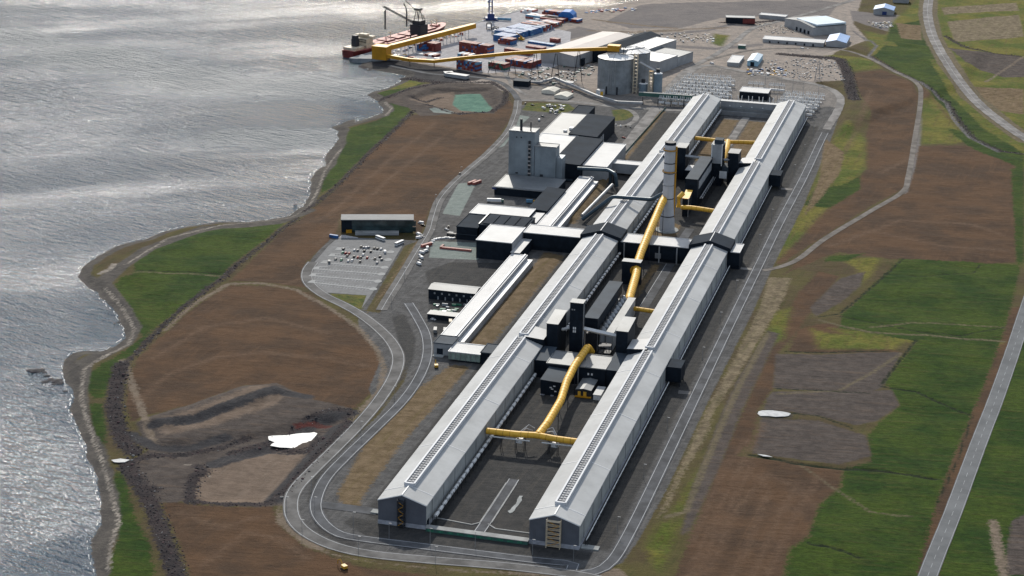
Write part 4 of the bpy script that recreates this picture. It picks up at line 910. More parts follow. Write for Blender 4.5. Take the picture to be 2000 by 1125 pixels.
hall('cube_building', 'black walled block with bright white roof beside the pale concrete yard', 'building', -84, -53.5, 511, 557, 16, DK, RW, extra=[('side_panel', -53.3, -52.8, 512, 556, 9.8, 15.5, LGW)])
hall('cube_annex', 'white roofed annex stepping down to the long corridor', 'building', -52.6, -45, 506, 546, 9.8, DK, RW)
def corridor(label, y0, y1):
    t = hall('transport_corridor', label, 'corridor building', -51.5, -38, y0, y1, 8.6, LGW, RW, kind='flat', over=.2)
    mb = MB(); mb.box(6.95, 11.5, -(y1-y0)/2, (y1-y0)/2, 0, 5.4, LGW, SEAM); mb.obj('side_aisle', t); mb = MB(); mb.box(4.2, 5.6, -(y1-y0)/2, (y1-y0)/2, 9.1, 9.7, SEAM); mb.obj('ridge_rail', t)
corridor('long white roofed corridor building, near stretch beside the brown strip', 299, 505); corridor('long white roofed corridor building, far stretch beyond the cross passage', 572, 757)
hall('corridor_end', 'grey roofed end block with a black doorway at the near end of the white corridor', 'building', -51.5, -37.5, 282, 298.6, 9, LGW, DKG, extra=[('door', -49, -44.5, 281.7, 282, .3, 5, DK), ('ramp', -51, -43, 277, 281.6, 0, .6, PADC)])
hall('green_gallery', 'low gallery with pale green wall between the white corridor and the left hall', 'gallery', -37.2, -13.5, 272, 291, 7.4, LGG, RW, z0=1.5, extra=[('mullion', -36+k*3.8, -35.6+k*3.8, 271.6, 272, 1.5, 7.2, STLG) for k in range(6)]+[('base', -30, -14, 273, 290, 0, 1.5, DK)])
hall('gallery_block', 'small dark block joining the green gallery to the left hall', 'building', -13.2, -.6, 273, 292, 9, DK, DKG)
hall('foundry_hall', 'long grey roofed foundry hall, farthest of the western group', 'building', -121, -93.5, 878, 976, 14, LGW, GYR, extra=[('roof_unit', -97, -93, 905, 911, 14.4, 16.5, WHT), ('roof_unit', -101, -97.6, 896, 900, 14.4, 16, WHT)])
hall('foundry_hall', 'cream roofed hall behind the silver annex tower', 'building', -118, -81, 790, 877.5, 15.8, LGW, RW)
hall('black_roof_hall', 'black roofed hall with dark open front right of the silver towers', 'building', -80.5, -53.5, 765, 868, 17.5, DK, DKR, kind='monox', rise=1, extra=[('lintel', -75, -60, 764.6, 765, 1, 3, DKG)])
hall('black_roof_hall', 'black roofed hall with pale door bays in its seaward-far wall', 'building', -91, -62, 878, 966, 16.5, DK, DKR, kind='monox', rise=1.2, extra=[('door_bay', -61.9, -61.6, 886+k*9, 892+k*9, 1, 12, LGW) for k in range(3)])
hall('black_roof_hall', 'small black roofed hall at the far end of the foundry', 'building', -112, -94, 977, 1014, 14, DK, DKR)
hall('white_roof_hall', 'pale roofed hall right of the black roofed hall, next to the dark elbow pipe', 'building', -53, -29.5, 776, 866, 14.5, LGW, RW)
hall('conveyor_link', 'short grey gallery from the pale roofed hall to the left hall', 'gallery', -32, -.6, 803, 816, 11.5, LGW, RW, z0=2)
hall('equipment_house', 'long black building with pale arched roof and wall fans behind the long corridor', 'building', -91.5, -53, 399, 416, 8, DK, GYR, kind='gablex', rise=1.6, extra=[('wall_fan', -87+k*6, -85.6+k*6, 398.7, 399, 4.6, 6, STLG) for k in range(6)]+[('door', -84+k*6, -83+k*6, 398.7, 399, .2, 2.8, LGW) for k in range(5)])
hall('low_shed', 'long low black shed with white roof edge below the green crates', 'shed', -78.5, -52.5, 354, 363, 4.2, DK, GYR)
mb = MB()
for k in range(26): x = random.uniform(-85, -54); y = random.uniform(368, 390); mb.box(x, x+random.uniform(1.5, 5), y, y+random.uniform(1, 2.4), 0, random.uniform(.8, 2), random.choice([GRNB, GRNB, STLG, LGW]))
o = mb.obj('stored_crates'); o['kind'] = 'stuff'; tag(o, 'green and grey crates stored between the two black sheds', 'crates')
# office
of = thing('office_building', 'long low office with dark glass front beside the car park', 'office', (*G(667, 455), 0), math.atan2(G(814, 457)[1]-G(667, 455)[1]+3, G(814, 457)[0]-G(667, 455)[0]))
LO = 62
mb = MB(); mb.box(.6, LO, 1, 15, 0, 11.6, DK, front=GLS); mb.obj('wall', of); mb = MB(); mb.box(-.5, LO+1, -1.2, 15.5, 11.6, 12.4, OFR); mb.obj('roof', of)
mb = MB(); mb.box(0, 9, .4, 1, 0, 11.4, DK); mb.obj('end_panel', of); mb = MB(); mb.box(-.2, .5, 1, 15, 0, 11.2, TERR); mb.obj('end_wall', of)
for k in range(14): mb = MB(); mb.box(9+k*4, 12.9+k*4, .6, .9, 1, 5.4, GLS); mb.obj('pane', of); mb = MB(); mb.box(9+k*4, 12.9+k*4, .6, .9, 6.2, 10.8, GLS); mb.obj('pane', of)
mb = MB(); mb.box(12, 50, -7, .3, 0, 2.2, LGW, KERB); mb.obj('forecourt_wall', of); mb = MB(); mb.box(4, 9, -2, .3, 0, 3, YELD); mb.obj('entrance_box', of)
# --- silos
def silo(label, x, y, r, h, n=40):
    t = thing('alumina_silo', label, 'silo', (x, y, 0)); seg = int(h/5.7)
    for k in range(seg): mb = MB(); mb.cyl(0, 0, k*h/seg, (k+1)*h/seg-.1, r, r, CONC, n, cap=False); mb.obj('shell_ring', t, True)
    mb = MB(); mb.cyl(0, 0, h-.1, h+3.8, r+.4, 2, WHT, n); mb.obj('roof', t, True)
    mb = MB(); mb.cyl(0, 0, h-.6, h+.1, r+.45, r+.45, STL, n, cap=False); mb.obj('rim', t)
    mb = MB()
    for k in range(8): a = k*math.pi/4; mb.beam((r*math.cos(a), r*math.sin(a), h+.5), (2*math.cos(a), 2*math.sin(a), h+4.6), .3, STLG)
    mb.obj('roof_rib', t); return t
s1 = silo('large grey concrete silo nearer the sea, yellow conveyor head on top', -101, 1152, 20.5, 39.5)
mb = MB(); mb.box(-7, 7, -19.8, -14, 0, 9, STL); mb.obj('discharge_house', s1)
for k, a in enumerate((1.75, 1.62, 1.4)): mb = MB(); mb.box(20.4*math.cos(a*-1)-.4, 20.4*math.cos(-a)+.4, 20.6*math.sin(-a)-.3, 20.6*math.sin(-a)+.1, 4, 39, STLG); mb.obj('conduit', s1)
silo('large concrete silo standing behind the first one', -89, 1193, 19, 39)
hd = thing('head_house', 'yellow head house on top of the near silo', 'conveyor house', (-103, 1158, 0)); mb = MB(); mb.box(-9, 5, -5, 5, 45, 51.5, YELD, YEL); mb.obj('housing', hd)
mb = MB()
for x in (-8, 4, 10):
    for y in (-4, 4): mb.box(x-.4, x+.4, y-.4, y+.4, 41, 50, STL)
mb.box(5, 13, -4, 4, 44, 48, STLG); mb.obj('frame', hd)
br = thing('silo_bridge', 'steel walkway and pipe bridge between the two silo tops', 'walkway', (-88, 1172, 0)); mb = MB(); mb.beam((-12, -12, 44), (12, 18, 44), 1.2, STLG); mb.beam((-12, -12, 47), (12, 18, 47), .4, WHT); mb.obj('truss', br)
def sil(label, x, y, r, h, mat):
    t = thing('storage_silo', label, 'silo', (x, y, 0)); mb = MB(); mb.cyl(0, 0, 2, h, r, r, mat, 20); mb.obj('shell', t, True); mb = MB(); mb.cyl(0, 0, h, h+.9, r+.1, r*.6, WHT, 20); mb.obj('roof', t, True)
    mb = MB(); mb.box(-2, 2, -1.5, 1.5, h+.9, h+5, STL); mb.obj('top_plant', t); mb = MB(); mb.cyl(0, 0, 0, 2, r*.9, r*.9, STL, 20); mb.obj('skirt', t)
sil('tall narrow blue grey silo beside the large silos', -51.5, 1148, 5.2, 25, paint('blue grey silo', (.2, .26, .31), .5, .2, .1))
sil('short blue grey silo between the large silo and the narrow one', -68, 1148, 5, 12, paint('blue grey silo', (.2, .26, .31)))
ft = thing('lift_tower', 'cream lattice lift tower against the near silo', 'tower', (-77, 1146, 0)); mb = MB()
for x in (-2, 2):
    for y in (-2, 2): mb.box(x-.35, x+.35, y-.35, y+.35, 0, 46, CRM)
for k in range(11): mb.box(-2.4, 2.4, -2.4, 2.4, 3+k*4, 3.4+k*4, CRM)
mb.obj('frame', ft); ft2 = thing('lift_tower', 'yellowish lattice tower beside the narrow blue grey silo', 'tower', (-59, 1146, 0)); mb = MB()
for x in (-2, 2):
    for y in (-2, 2): mb.box(x-.35, x+.35, y-.35, y+.35, 0, 28, CRM)
for k in range(7): mb.box(-2.4, 2.4, -2.4, 2.4, 3+k*4, 3.4+k*4, YELD if k == 6 else CRM)
mb.obj('frame', ft2)
t = thing('sloped_conveyor', 'white sloping conveyor from the silos down to the narrow silo', 'conveyor', (-70, 1150, 0)); mb = MB(); mb.beam((-4, 6, 34), (17, 0, 26), 2.2, RW); mb.obj('gallery', t)
# ground conveyors
def gallery(name, label, pts, w_, wall, roof, legs=30, leg_mat=None, aframe=False, cat='conveyor'):
    t = thing(name, label, cat, (0, 0, 0))
    for a, c in zip(pts[:-1], pts[1:]):
        a = Vector(a); c = Vector(c); d = (c-a); h_ = Vector((d.x, d.y, 0)).normalized(); n_ = Vector((-h_.y, h_.x, 0))*w_/2
        P4 = [(a-n_), (c-n_), (c+n_), (a+n_)]; z = [p.z for p in P4]
        mb = MB(); mb.prism([(p.x, p.y) for p in P4], [q-w_*.45 for q in z], [q+w_*.45 for q in z], wall, roof); mb.obj('housing', t)
    return t
def gl(l): return [(*G(px, py, z), z) for px, py, z in l]
t = gallery('ground_conveyor', 'low pale conveyor running past the foot of the near silo to the left hall', gl([(1083, 152, 4), (1168, 188, 4), (1206, 199, 5), (1255, 201, 5)]), 2.6, LGW, RW)
t = gallery('ground_conveyor', 'dark green topped pipe bridge from the silos to the left hall', gl([(1248, 183, 10), (1312, 187, 10), (1352, 190, 10)]), 4.5, GRN, KERB)
for px, py in ((1255, 205), (1285, 208), (1310, 208), (1335, 209)): mb = MB(); x, y = G(px, py); mb.box(x-.4, x+.4, y-.4, y+.4, 0, 9, STL); mb.obj('support', t)
t = gallery('ground_conveyor', 'thin pale conveyor from the dark cabin toward the silo road', gl([(1030, 160, 3), (1058, 160, 3), (1083, 152, 4)]), 2.2, LGW, RW)
x, y = G(1172, 186); hall('belt_drive_house', 'white drive house with yellow end at the foot of the near silo', 'cabin', x-4, x+4, y-3, y+5, 6, WHT, RW, extra=[('door', x+1, x+4, y-3.4, y-3.1, .5, 5, YEL)])
# --- yellow harbour conveyor
QD = Vector((.306, .952, 0)); QN = Vector((.952, -.306, 0)); Q0 = Vector((-437, 1230, 0))
def Q(u, v, z=0): p = Q0+QD*u+QN*v; return (p.x, p.y, z)
QA = math.atan2(QD.y, QD.x)-math.pi/2
tt = hall('transfer_tower', 'yellow ochre transfer tower at the near end of the quay', 'tower', -9.5, 9.5, -8, 8, 16, YELD, YEL, loc=(-405, 1226, 0), rz=-.1)
t = gallery('quay_conveyor', 'long yellow ochre conveyor gallery raised along the quay', [(-402, 1222, 13), (*G(926, 50, 13), 13)], 6.4, YELD, YEL)
for k in range(1, 12):
    a = Vector((-402, 1222, 0)).lerp(Vector((*G(926, 50, 13), 0)), k/12); mb = MB()
    for s in (-1, 1): mb.box(a.x+s*2.4-.4, a.x+s*2.4+.4, a.y-.4, a.y+.4, 0, 11.2, WHT)
    mb.box(a.x-2.4, a.x+2.4, a.y-.3, a.y+.3, 5, 5.6, WHT); mb.obj('trestle', t)
cv = [(-400, 1222, 5), (*G(800, 117, 6), 6), (*G(848, 120, 6.5), 6.5), (*G(900, 114, 12), 12), (*G(1000, 104, 23), 23), (*G(1100, 98, 34), 34), (-111, 1160, 46.5)]
t = gallery('silo_conveyor', 'yellow ochre conveyor climbing from the quay to the top of the near silo', cv, 4.2, YELD, YEL)
for k, (bx, by, tx, tz) in enumerate(((960, 143, 965, 17), (999, 148, 1003, 22), (1043, 148, 1046, 28), (1083, 155, 1092, 32), (1127, 158, 1133, 37))):
    mb = MB(); p = Vector((*G(bx+1, by+1), 0)); q = Vector((*G(tx, 98+(1133-tx)*.05, tz), tz-2)); q = Vector((p.x, p.y+3, tz-1.5))
    for s in (-1, 1): mb.beam((p.x+s*5, p.y, 0), (q.x+s*.8, q.y, q.z), .55, STL)
    mb.beam((p.x-3.2, p.y+1, tz*.42), (p.x+3.2, p.y+1, tz*.42), .4, STL); mb.obj('trestle', t)
for px, py in ((760, 118), (800, 122), (848, 126), (900, 126)): mb = MB(); x, y = G(px, py); mb.box(x-.5, x+.5, y-.5, y+.5, 0, 6, STL); mb.obj('trestle', t)
# --- warehouses by the harbour
WA = math.atan2(QD.y, QD.x)-math.pi/2; W0 = Vector((-70, 1254, 0))
def wq(u, v): return W0+QD*u-QN*v
def wh(name, label, u0, u1, v0, v1, z, wall, roof, **k):
    c = wq((u0+u1)/2, (v0+v1)/2); return hall(name, label, 'warehouse', -(v1-v0)/2, (v1-v0)/2, -(u1-u0)/2, (u1-u0)/2, z, wall, roof, loc=(c.x, c.y, 0), rz=WA, **k)
wh('warehouse', 'pale grey flat roofed warehouse right behind the silos', 0, 46, 0, 62, 14.5, LGW, paint('pale metal roof', (.5, .5, .5), .4, .2, .12, .04))
wh('warehouse', 'lower grey warehouse block adjoining on the landward end', 46.5, 86, 0, 42, 12, LGW, GYR)
wh('warehouse', 'raised pale roofed warehouse between the lower block and the dark gabled roof', 47, 122, 42.5, 70, 15.5, LGW, paint('pale metal roof', (.5, .5, .5)))
wh('warehouse', 'dark gabled roof warehouse in the middle of the harbour sheds', 12, 132, 70.5, 98, 15.5, DK, DKR, kind='gabley', rise=3.5)
wh('warehouse', 'large tan roofed warehouse nearest the containers', -30, 118, 98.5, 146, 13.5, LGW, TAN, kind='gabley', rise=2.0)
x, y = G(1087, 120); hall('harbour_shed', 'dark green shed against the tan warehouse wall under the conveyor', 'shed', x-14, x+10, y-4, y+8, 11, GRN, GYR)
x, y = G(1130, 128); hall('harbour_shed', 'black shed between the tan warehouse and the near silo', 'shed', x-5, x+6, y, y+8, 8, DK, DKR)
# --- far buildings
hall('far_store', 'black building with red wall panels on the far gravel', 'building', -19, 19, -8, 8, 8.5, DK, GYR, loc=(-25, 1594, 0), rz=.2, extra=[('wall_panel', 3, 19.2, -8.3, -8, 1, 7.5, RED)])
hall('far_store', 'low white roofed store behind the black and red building', 'building', -20, 16, -7, 7, 5, LGW, RW, loc=(15, 1640, 0), rz=-.1)
def rect(label, name, p, ang, lu, lv, z, wall, roof, **k):
    a = math.radians(ang); c = Vector((p[0], p[1], 0))+Vector((math.cos(a), math.sin(a), 0))*lu/2+Vector((-math.sin(a), math.cos(a), 0))*lv/2
    return hall(name, label, 'building', -lu/2, lu/2, -lv/2, lv/2, z, wall, roof, loc=(c.x, c.y, 0), rz=a, **k)
rect('large grey hall with pale blue roof bay in the top right yard', 'far_hall', (78, 1540), 41, 52, 66, 11, LGW, GYR, kind='gablex', rise=3, extra=[('door', -26.3, -26, -25+k*9, -21+k*9, 0, 5, DK) for k in range(4)]+[('roof_bay', -20, 26, -32, 14, 12.2, 14.4, ROOFP)])
hall('long_shed', 'long white roofed shed in front of the large grey hall', 'shed', 22, 99, 1475, 1497, 5, LGW, RW, rz=0, extra=[('door', 30+k*11, 32+k*11, 1474.7, 1475, 0, 3, DK) for k in range(6)])
hall('blue_roof_shed', 'shed with bright blue gabled roof at the end of the long white shed', 'shed', 101.5, 127, 1480, 1526, 6, LGW, ROOFB, kind='gabley', rise=3)
hall('site_shed', 'low white shed beyond the substation', 'shed', 0, 14, 1325, 1368, 4.5, LGW, RW)
hall('site_shed', 'pale blue shed with open black door beyond the substation', 'shed', 23, 36, 1334, 1376, 6, paint('pale blue wall', (.3, .5, .62)), ROOFP, kind='gabley', rise=1.6, extra=[('door', 27, 31.5, 1333.6, 1334, 0, 5, DK)])
hall('farm_building', 'grey building with blue roof and blue door by the upper track', 'building', 140, 167, 1716, 1745, 7, LGW, ROOFB, kind='gabley', rise=3.5, extra=[('door', 152, 158, 1715.6, 1716, 0, 5, CRANEB)])
x, y = G(1760, 6); hall('farm_building', 'pale building cut by the top edge near the upper highway', 'building', x-12, x+10, y, y+16, 7, LGW, RW)
hall('switch_house', 'black substation building with white roof behind the end link', 'building', 40, 72, 1160, 1184, 8.5, DK, RW)
x, y = G(1448, 36+68-10); hall('small_store', 'tiny dark green cabin by the far gravel track', 'cabin', x-4, x+5, y-3, y+4, 4, GRN, GYR)
x, y = G(1019, 168); hall('cabin', 'dark cabin at the start of the ground conveyor', 'cabin', x-9, x+9, y-5, y+7, 7, DK, DKG)
for (px, py, lb) in ((1076, 180, 'nearer the sea road, left one of the cream tents'), (1101, 190, 'right one of the cream tents')):
    x, y = G(px, py); t = thing('storage_tent', 'cream ridged storage tent, '+lb, 'tent', (x, y, 0), -.15)
    for k in range(3): mb = MB(); mb.profile([(-8, 0), (8, 0), (8, 3.2), (0, 5), (-8, 3.2)], -9+k*6.2, -3+k*6.2, paint('cream canvas', (.72, .68, .58), .8)); mb.obj('canvas_bay', t)
x, y = G(1113, 165); t = hall('cabin', 'small pale cabin behind the cream tents', 'cabin', x-4, x+4, y-3, y+3, 3, WHT, RW)
# ------------------------------------------------------------------ vehicles
def car_proto(colname, c, kind='car'):
    t = thing(kind, '', kind); P_ = paint(colname+' car paint', c, .5, 0, .05, .5, None, .2)
    if kind == 'car':
        mb = MB(); mb.profile([(-.9, .35), (.9, .35), (.9, .85), (-.9, .85)], -2.2, 2.2, P_); mb.prism([(-.85, -1.5), (.85, -1.5), (.85, 1.9), (-.85, 1.9)], .85, 1.0, P_); mb.obj('body', t)
        mb = MB(); mb.prism([(-.8, -1.3), (.8, -1.3), (.8, 1.7), (-.8, 1.7)], 1.0, 1.25, GLASS); mb.prism([(-.66, -.8), (.66, -.8), (.66, 1.35), (-.66, 1.35)], 1.25, 1.48, P_); mb.obj('cabin', t)
        L_, w_ = 1.35, .85
    elif kind == 'van':
        mb = MB(); mb.box(-1, 1, -2.6, 2.6, .4, 1.3, P_); mb.box(-.97, .97, -2.6, 1.6, 1.3, 2.3, P_); mb.obj('body', t); mb = MB(); mb.box(-.9, .9, 1.61, 2.1, 1.3, 2.1, GLASS); mb.obj('windscreen', t); L_, w_ = 1.6, .95
    elif kind == 'bus':
        mb = MB(); mb.box(-1.25, 1.25, -5.5, 5.5, .5, 1.7, P_); mb.box(-1.25, 1.25, -5.5, 5.5, 2.5, 3.0, P_); mb.obj('body', t); mb = MB(); mb.box(-1.2, 1.2, -5.4, 5.4, 1.7, 2.5, GLASS); mb.obj('window_band', t); L_, w_ = 3.6, 1.2
    for sx in (-1, 1):
        for sy in (-1, 1):
            mb = MB(); mb.tube([(sx*w_-.12, sy*L_, .36), (sx*w_+.12, sy*L_, .36)], .36, TYRE, 8); mb.obj('wheel', t)
    return t
CC_ = dict(white=(.66,.66,.66), silver=(.3,.31,.33), grey=(.14,.15,.16), black=(.015,.016,.02), dark=(.03,.035,.045), red=(.3,.02,.02), green=(.03,.2,.13), blue=(.04,.09,.25))
PROT = {}
def vehicle(kind, colr, x, y, rz, label, group=None, z=0.):
    k = (kind, colr)
    if k not in PROT: PROT[k] = t = car_proto(colr, CC_[colr], kind); t.location = (x, y, z); t.rotation_euler = (0, 0, rz); t['label'] = label
    else: t = dup(PROT[k], (x, y, z), rz, label)
    if group: t['group'] = group
    return t
# car park
mb = MB(); mb.prism(PX('601,541 606,522 640,482 660,464 790,468 786,480 757,528 722,580 706,603 716,577 627,571 612,562'), -.4, .06, paint('car park asphalt', (.15, .152, .155), .85, 0, .12, .2)); o = mb.obj('car_park'); o['kind'] = 'structure'
rows = [((662, 488), (755, 492)), ((649, 500), (750, 507)), ((634, 514), (743, 522)), ((618, 526), (737, 535)), ((611, 539), (730, 549)), ((609, 552), (721, 564))]
for k, (a, c) in enumerate(rows):
    a = G(*a); c = G(*c); d = Vector((c[0]-a[0], c[1]-a[1])).normalized(); n_ = Vector((-d.y, d.x)); A_ = Vector(a); C_ = Vector(c)
    mb = MB(); w_ = 1.1
    pts = [A_+n_*9-d*(-7), A_+n_*6-d*2.5, A_-n_*w_-d*3.5, A_-n_*w_, C_-n_*w_]+[C_+d*2.5+Vector((math.cos(q), math.sin(q)))*4.2 for q in np.linspace(math.atan2(-n_.y, -n_.x), math.atan2(n_.y, n_.x)+(2*math.pi if math.atan2(n_.y, n_.x) < math.atan2(-n_.y, -n_.x) else 0), 8)]+[C_+n_*w_, A_+n_*w_+d*2, A_+n_*5+d*1, A_+n_*8+d*8]
    P_ = [(p.x, p.y) for p in pts]
    mb.prism(P_, -.2, .2, paint('pale island paving', (.33, .33, .32), .9, 0, .12, .3)); o = mb.obj('parking_island'); o['kind'] = 'structure'
    mb = MB(); l = (C_-A_).length; s = 3.
    while s < l-1:
        p = A_+d*s
        for sg in (-1, 1):
            q = p+n_*sg*1.2; r_ = p+n_*sg*5.6; mb.prism([(q.x-d.x*.08, q.y-d.y*.08), (q.x+d.x*.08, q.y+d.y*.08), (r_.x+d.x*.08, r_.y+d.y*.08), (r_.x-d.x*.08, r_.y-d.y*.08)], .05, .09, LINE)
        s += 2.6
    o = mb.obj('bay_marking'); o['kind'] = 'stuff'; tag(o, f'white bay ticks either side of the {ORD[k]} parking island from the office', 'road marking', 'bay markings in the car park')
def zc(x, y): return G(590+.1422*x, 450+.1422*y)
cars = [('first', [(810,235,'dark'),(845,245,'silver'),(880,245,'white'),(915,240,'silver'),(990,255,'dark'),(1035,262,'black'),(1085,265,'white')]),
 ('second', [(570,265,'dark'),(720,280,'white'),(765,285,'grey'),(855,290,'black'),(945,300,'dark')]),
 ('third', [(558,315,'green'),(600,320,'red'),(645,325,'red'),(840,345,'white'),(1070,370,'dark')]),
 ('fourth', [(620,360,'dark'),(715,370,'black'),(765,380,'red'),(805,385,'black'),(895,385,'red'),(1000,400,'dark'),(1095,410,'grey')]),
 ('fifth', [(460,405,'grey'),(540,415,'green'),(635,430,'white'),(685,425,'white'),(795,440,'dark'),(1030,455,'silver')])]
PA = .12
for rn, lst in cars:
    for k, (px, py, c) in enumerate(lst):
        x, y = zc(px, py)
        vehicle('car', c, x, y, PA+random.uniform(-.06, .06)+(.0 if random.random() > .5 else math.pi), f'{c} car, {ORD[k]} from the left in the {rn} row from the office', 'cars in the office car park', .07)
x, y = zc(1138, 308); vehicle('van', 'white', x, y, .4, 'white van at the right end of the second car row')
x, y = zc(372, 445); vehicle('van', 'grey', x, y, .4, 'grey van at the left end of the fifth car row')
x, y = zc(1075, 128); vehicle('bus', 'white', x, y, 1.0, 'white minibus parked askew in front of the office')
x, y = zc(1335, 195); vehicle('bus', 'white', x, y, -.3, 'white coach at the right corner of the car park')
# loose containers
CM = {}
def cmesh(mat, L_=12.):
    k = (mat.name, L_)
    if k not in CM:
        mb = MB(); mb.box(-1.22, 1.22, -L_/2, L_/2, 0, 2.5, mat)
        for s in (-1, 1): mb.box(-1.1, 1.1, s*L_/2-.05, s*L_/2+.05, .15, 2.4, mat)
        CM[k] = mb.mesh('shipping_container')
    return CM[k]
def cont(mat, loc, rz, label, group=None, L_=12.):
    o = bpy.data.objects.new('shipping_container', cmesh(mat, L_)); COL.objects.link(o); o.location = loc; o.rotation_euler = (0, 0, rz)
    return tag(o, label, 'container', group)
CN = {RED: 'red', REDL: 'faded red', BLU: 'blue', BLUL: 'pale blue', GRNC: 'green', WHT: 'white', YELC: 'yellow', STL: 'black', GYR: 'grey'}
x, y = G(652, 464); cont(BLU, (x, y, 0), 1.4, 'blue container beside the left end of the car park', L_=8)
x, y = G(928, 359); cont(REDL, (x-3, y, 0), -.35, 'faded red container on the yard road, left of the pair'); cont(REDL, (x+1.5, y+1, 0), -.35, 'faded red container on the yard road, right of the pair')
x, y = G(833, 481); cont(REDL, (x, y, 0), -.5, 'red container trailer by the road left of the pale concrete slab')
WN = {}
for k, (px, py, kd, c, rz) in enumerate(((826,441,'car','black',1.3),(822,437,'van','white',1.4),(817,459,'van','white',.8),(822,460,'car','white',1.2),(818,466,'van','white',-.7),(824,464,'car','silver',1.5),(823,495,'van','white',1.3),(820,500,'car','white',.8),(823,505,'van','white',.7),(820,511,'car','silver',1.2),(818,517,'van','white',.9),(835,486,'van','white',.2),(832,492,'van','white',-.4),
        (876,444,'car','black',.3),(872,449,'car','white',1.0),(880,458,'van','silver',1.5),(885,462,'bus','dark',1.5),(1026,203,'car','dark',.2),(1040,206,'car','dark',1.2),(1053,236,'van','white',.2),(1118,180,'car','red',.2),
        (1170,148,'car','white',1.2),(1106,142,'car','white',1.4),(1114,143,'car','white',1.4),(1060,228,'car','grey',1.),(1203,245,'car','silver',.3),(1212,247,'car','white',.3),(1222,247,'car','black',.3),(1231,249,'car','grey',.3),(1218,270,'car','red',1.2),(846,625,'car','white',1.2),(1566,96,'van','white',1.1),(1578,97,'car','white',1.2),(1390,125,'van','white',1.),(898,340,'car','dark',.1))):
    x, y = G(px, py)
    where = 'by the road junction right of the office' if px < 830 and py < 470 else 'along the road left of the pale concrete slab' if px < 840 and py > 480 and py < 560 else 'beside the black workshop block' if px < 890 and py > 440 else 'in the row at the end of the turning loop' if 1200 < px < 1235 else 'in the far yards beyond the casting towers' if py < 250 else 'on the works road'
    key = (where, kd, c); WN[key] = WN.get(key, 0)+1
    vehicle(kd, c, x, y, rz, f'{c} {kd} {where}'+('' if WN[key] == 1 else f', {ORD[WN[key]-1]} such'), 'vehicles '+where)
def truck(label, px, py, rz, boxm, cabm, L_=9):
    x, y = G(px, py); t = thing('truck', label, 'truck', (x, y, 0), rz)
    mb = MB(); mb.box(-1.25, 1.25, -L_/2, L_/2, 1, 3.6, boxm); mb.obj('cargo_box', t); mb = MB(); mb.box(-1.2, 1.2, L_/2+.3, L_/2+2.3, .5, 2.9, cabm); mb.obj('cab', t); mb = MB(); mb.box(-1.1, 1.1, L_/2+2.3, L_/2+2.4, 1.7, 2.6, GLASS); mb.obj('windscreen', t)
    for sx in (-1, 1):
        for yy in (-L_/2+1, -L_/2+2.4, L_/2+1.4): mb = MB(); mb.tube([(sx*1.0-.15, yy, .5), (sx*1.0+.15, yy, .5)], .5, TYRE, 8); mb.obj('wheel', t)
truck('long white lorry below the low black shed', 858, 620, -1.45, WHT, WHT, 16); truck('red and white lorry parked behind the white flat roofed hall', 965, 395, -1.35, WHT, GRN, 13)
truck('white lorry with grey box left of the corridor end', 850, 650, .25, GYR, STL, 7); truck('second grey box lorry, closer to the corridor end', 869, 651, .25, GYR, STL, 7)
truck('orange and blue lorry in front of the black gabled store', 1034, 397, -1.4, BLUL, YELC, 6); truck('small yellow lorry in front of the low canopy', 982, 376, -1.4, YELC, YELC, 3); truck('red lorry in front of the low canopy', 996, 378, -1.4, RED, RED, 6); truck('dark lorry in front of the low canopy, nearest its right end', 1008, 379, -1.4, RED, STL, 6)
truck('cream lorry beside the corridor near end', 880, 634, .3, CRM, CRM, 6)
def digger(label, px, py, rz):
    x, y = G(px, py); t = thing('excavator', label, 'excavator', (x, y, hz(x, y)), rz)
    mb = MB(); mb.box(-1.4, -.8, -2, 2, 0, .8, STL); mb.obj('track', t); mb = MB(); mb.box(.8, 1.4, -2, 2, 0, .8, STL); mb.obj('track', t); mb = MB(); mb.box(-1.3, 1.3, -2, 1.4, .9, 2.6, YELC); mb.obj('body', t)
    mb = MB(); mb.tube([(0, 1.2, 2), (0, 4, 4.6), (0, 6.5, 3), (0, 6.8, .8)], .3, YELC, 6); mb.obj('boom', t)
digger('yellow digger on the gravel below the green gallery', 852, 718, .4); digger('orange digger on the brown field by the lower loop road', 672, 1112, .9)
# white barrier blocks round the slab
for k, (px, py) in enumerate(((843,475),(846,471),(850,468),(855,467),(860,466),(865,466),(870,465),(875,465),(880,466),(886,466))):
    x, y = G(px, py); mb = MB(); mb.prism([(-1.6, -.7), (1.6, -.7), (1.3, .7), (-1.3, .7)], 0, 1.1, WHT); o = mb.obj('barrier_block'); o.location = (x, y, 0); o.rotation_euler = (0, 0, .1*k)
    tag(o, f'white block edging the pale concrete slab, {ORD[k]} from the road end of the curved row', 'barrier', 'white blocks edging the slab')
mb = MB(); x, y = G(890, 488); mb.box(x-14, x+14, y-1.2, y+1.2, 0, 1.6, REDL); mb.box(x-14, x-12, y-1, y+7, 0, 1.8, RED); o = mb.obj('steel_beam'); tag(o, 'long rusty red beam lying on the pale concrete slab', 'beam')
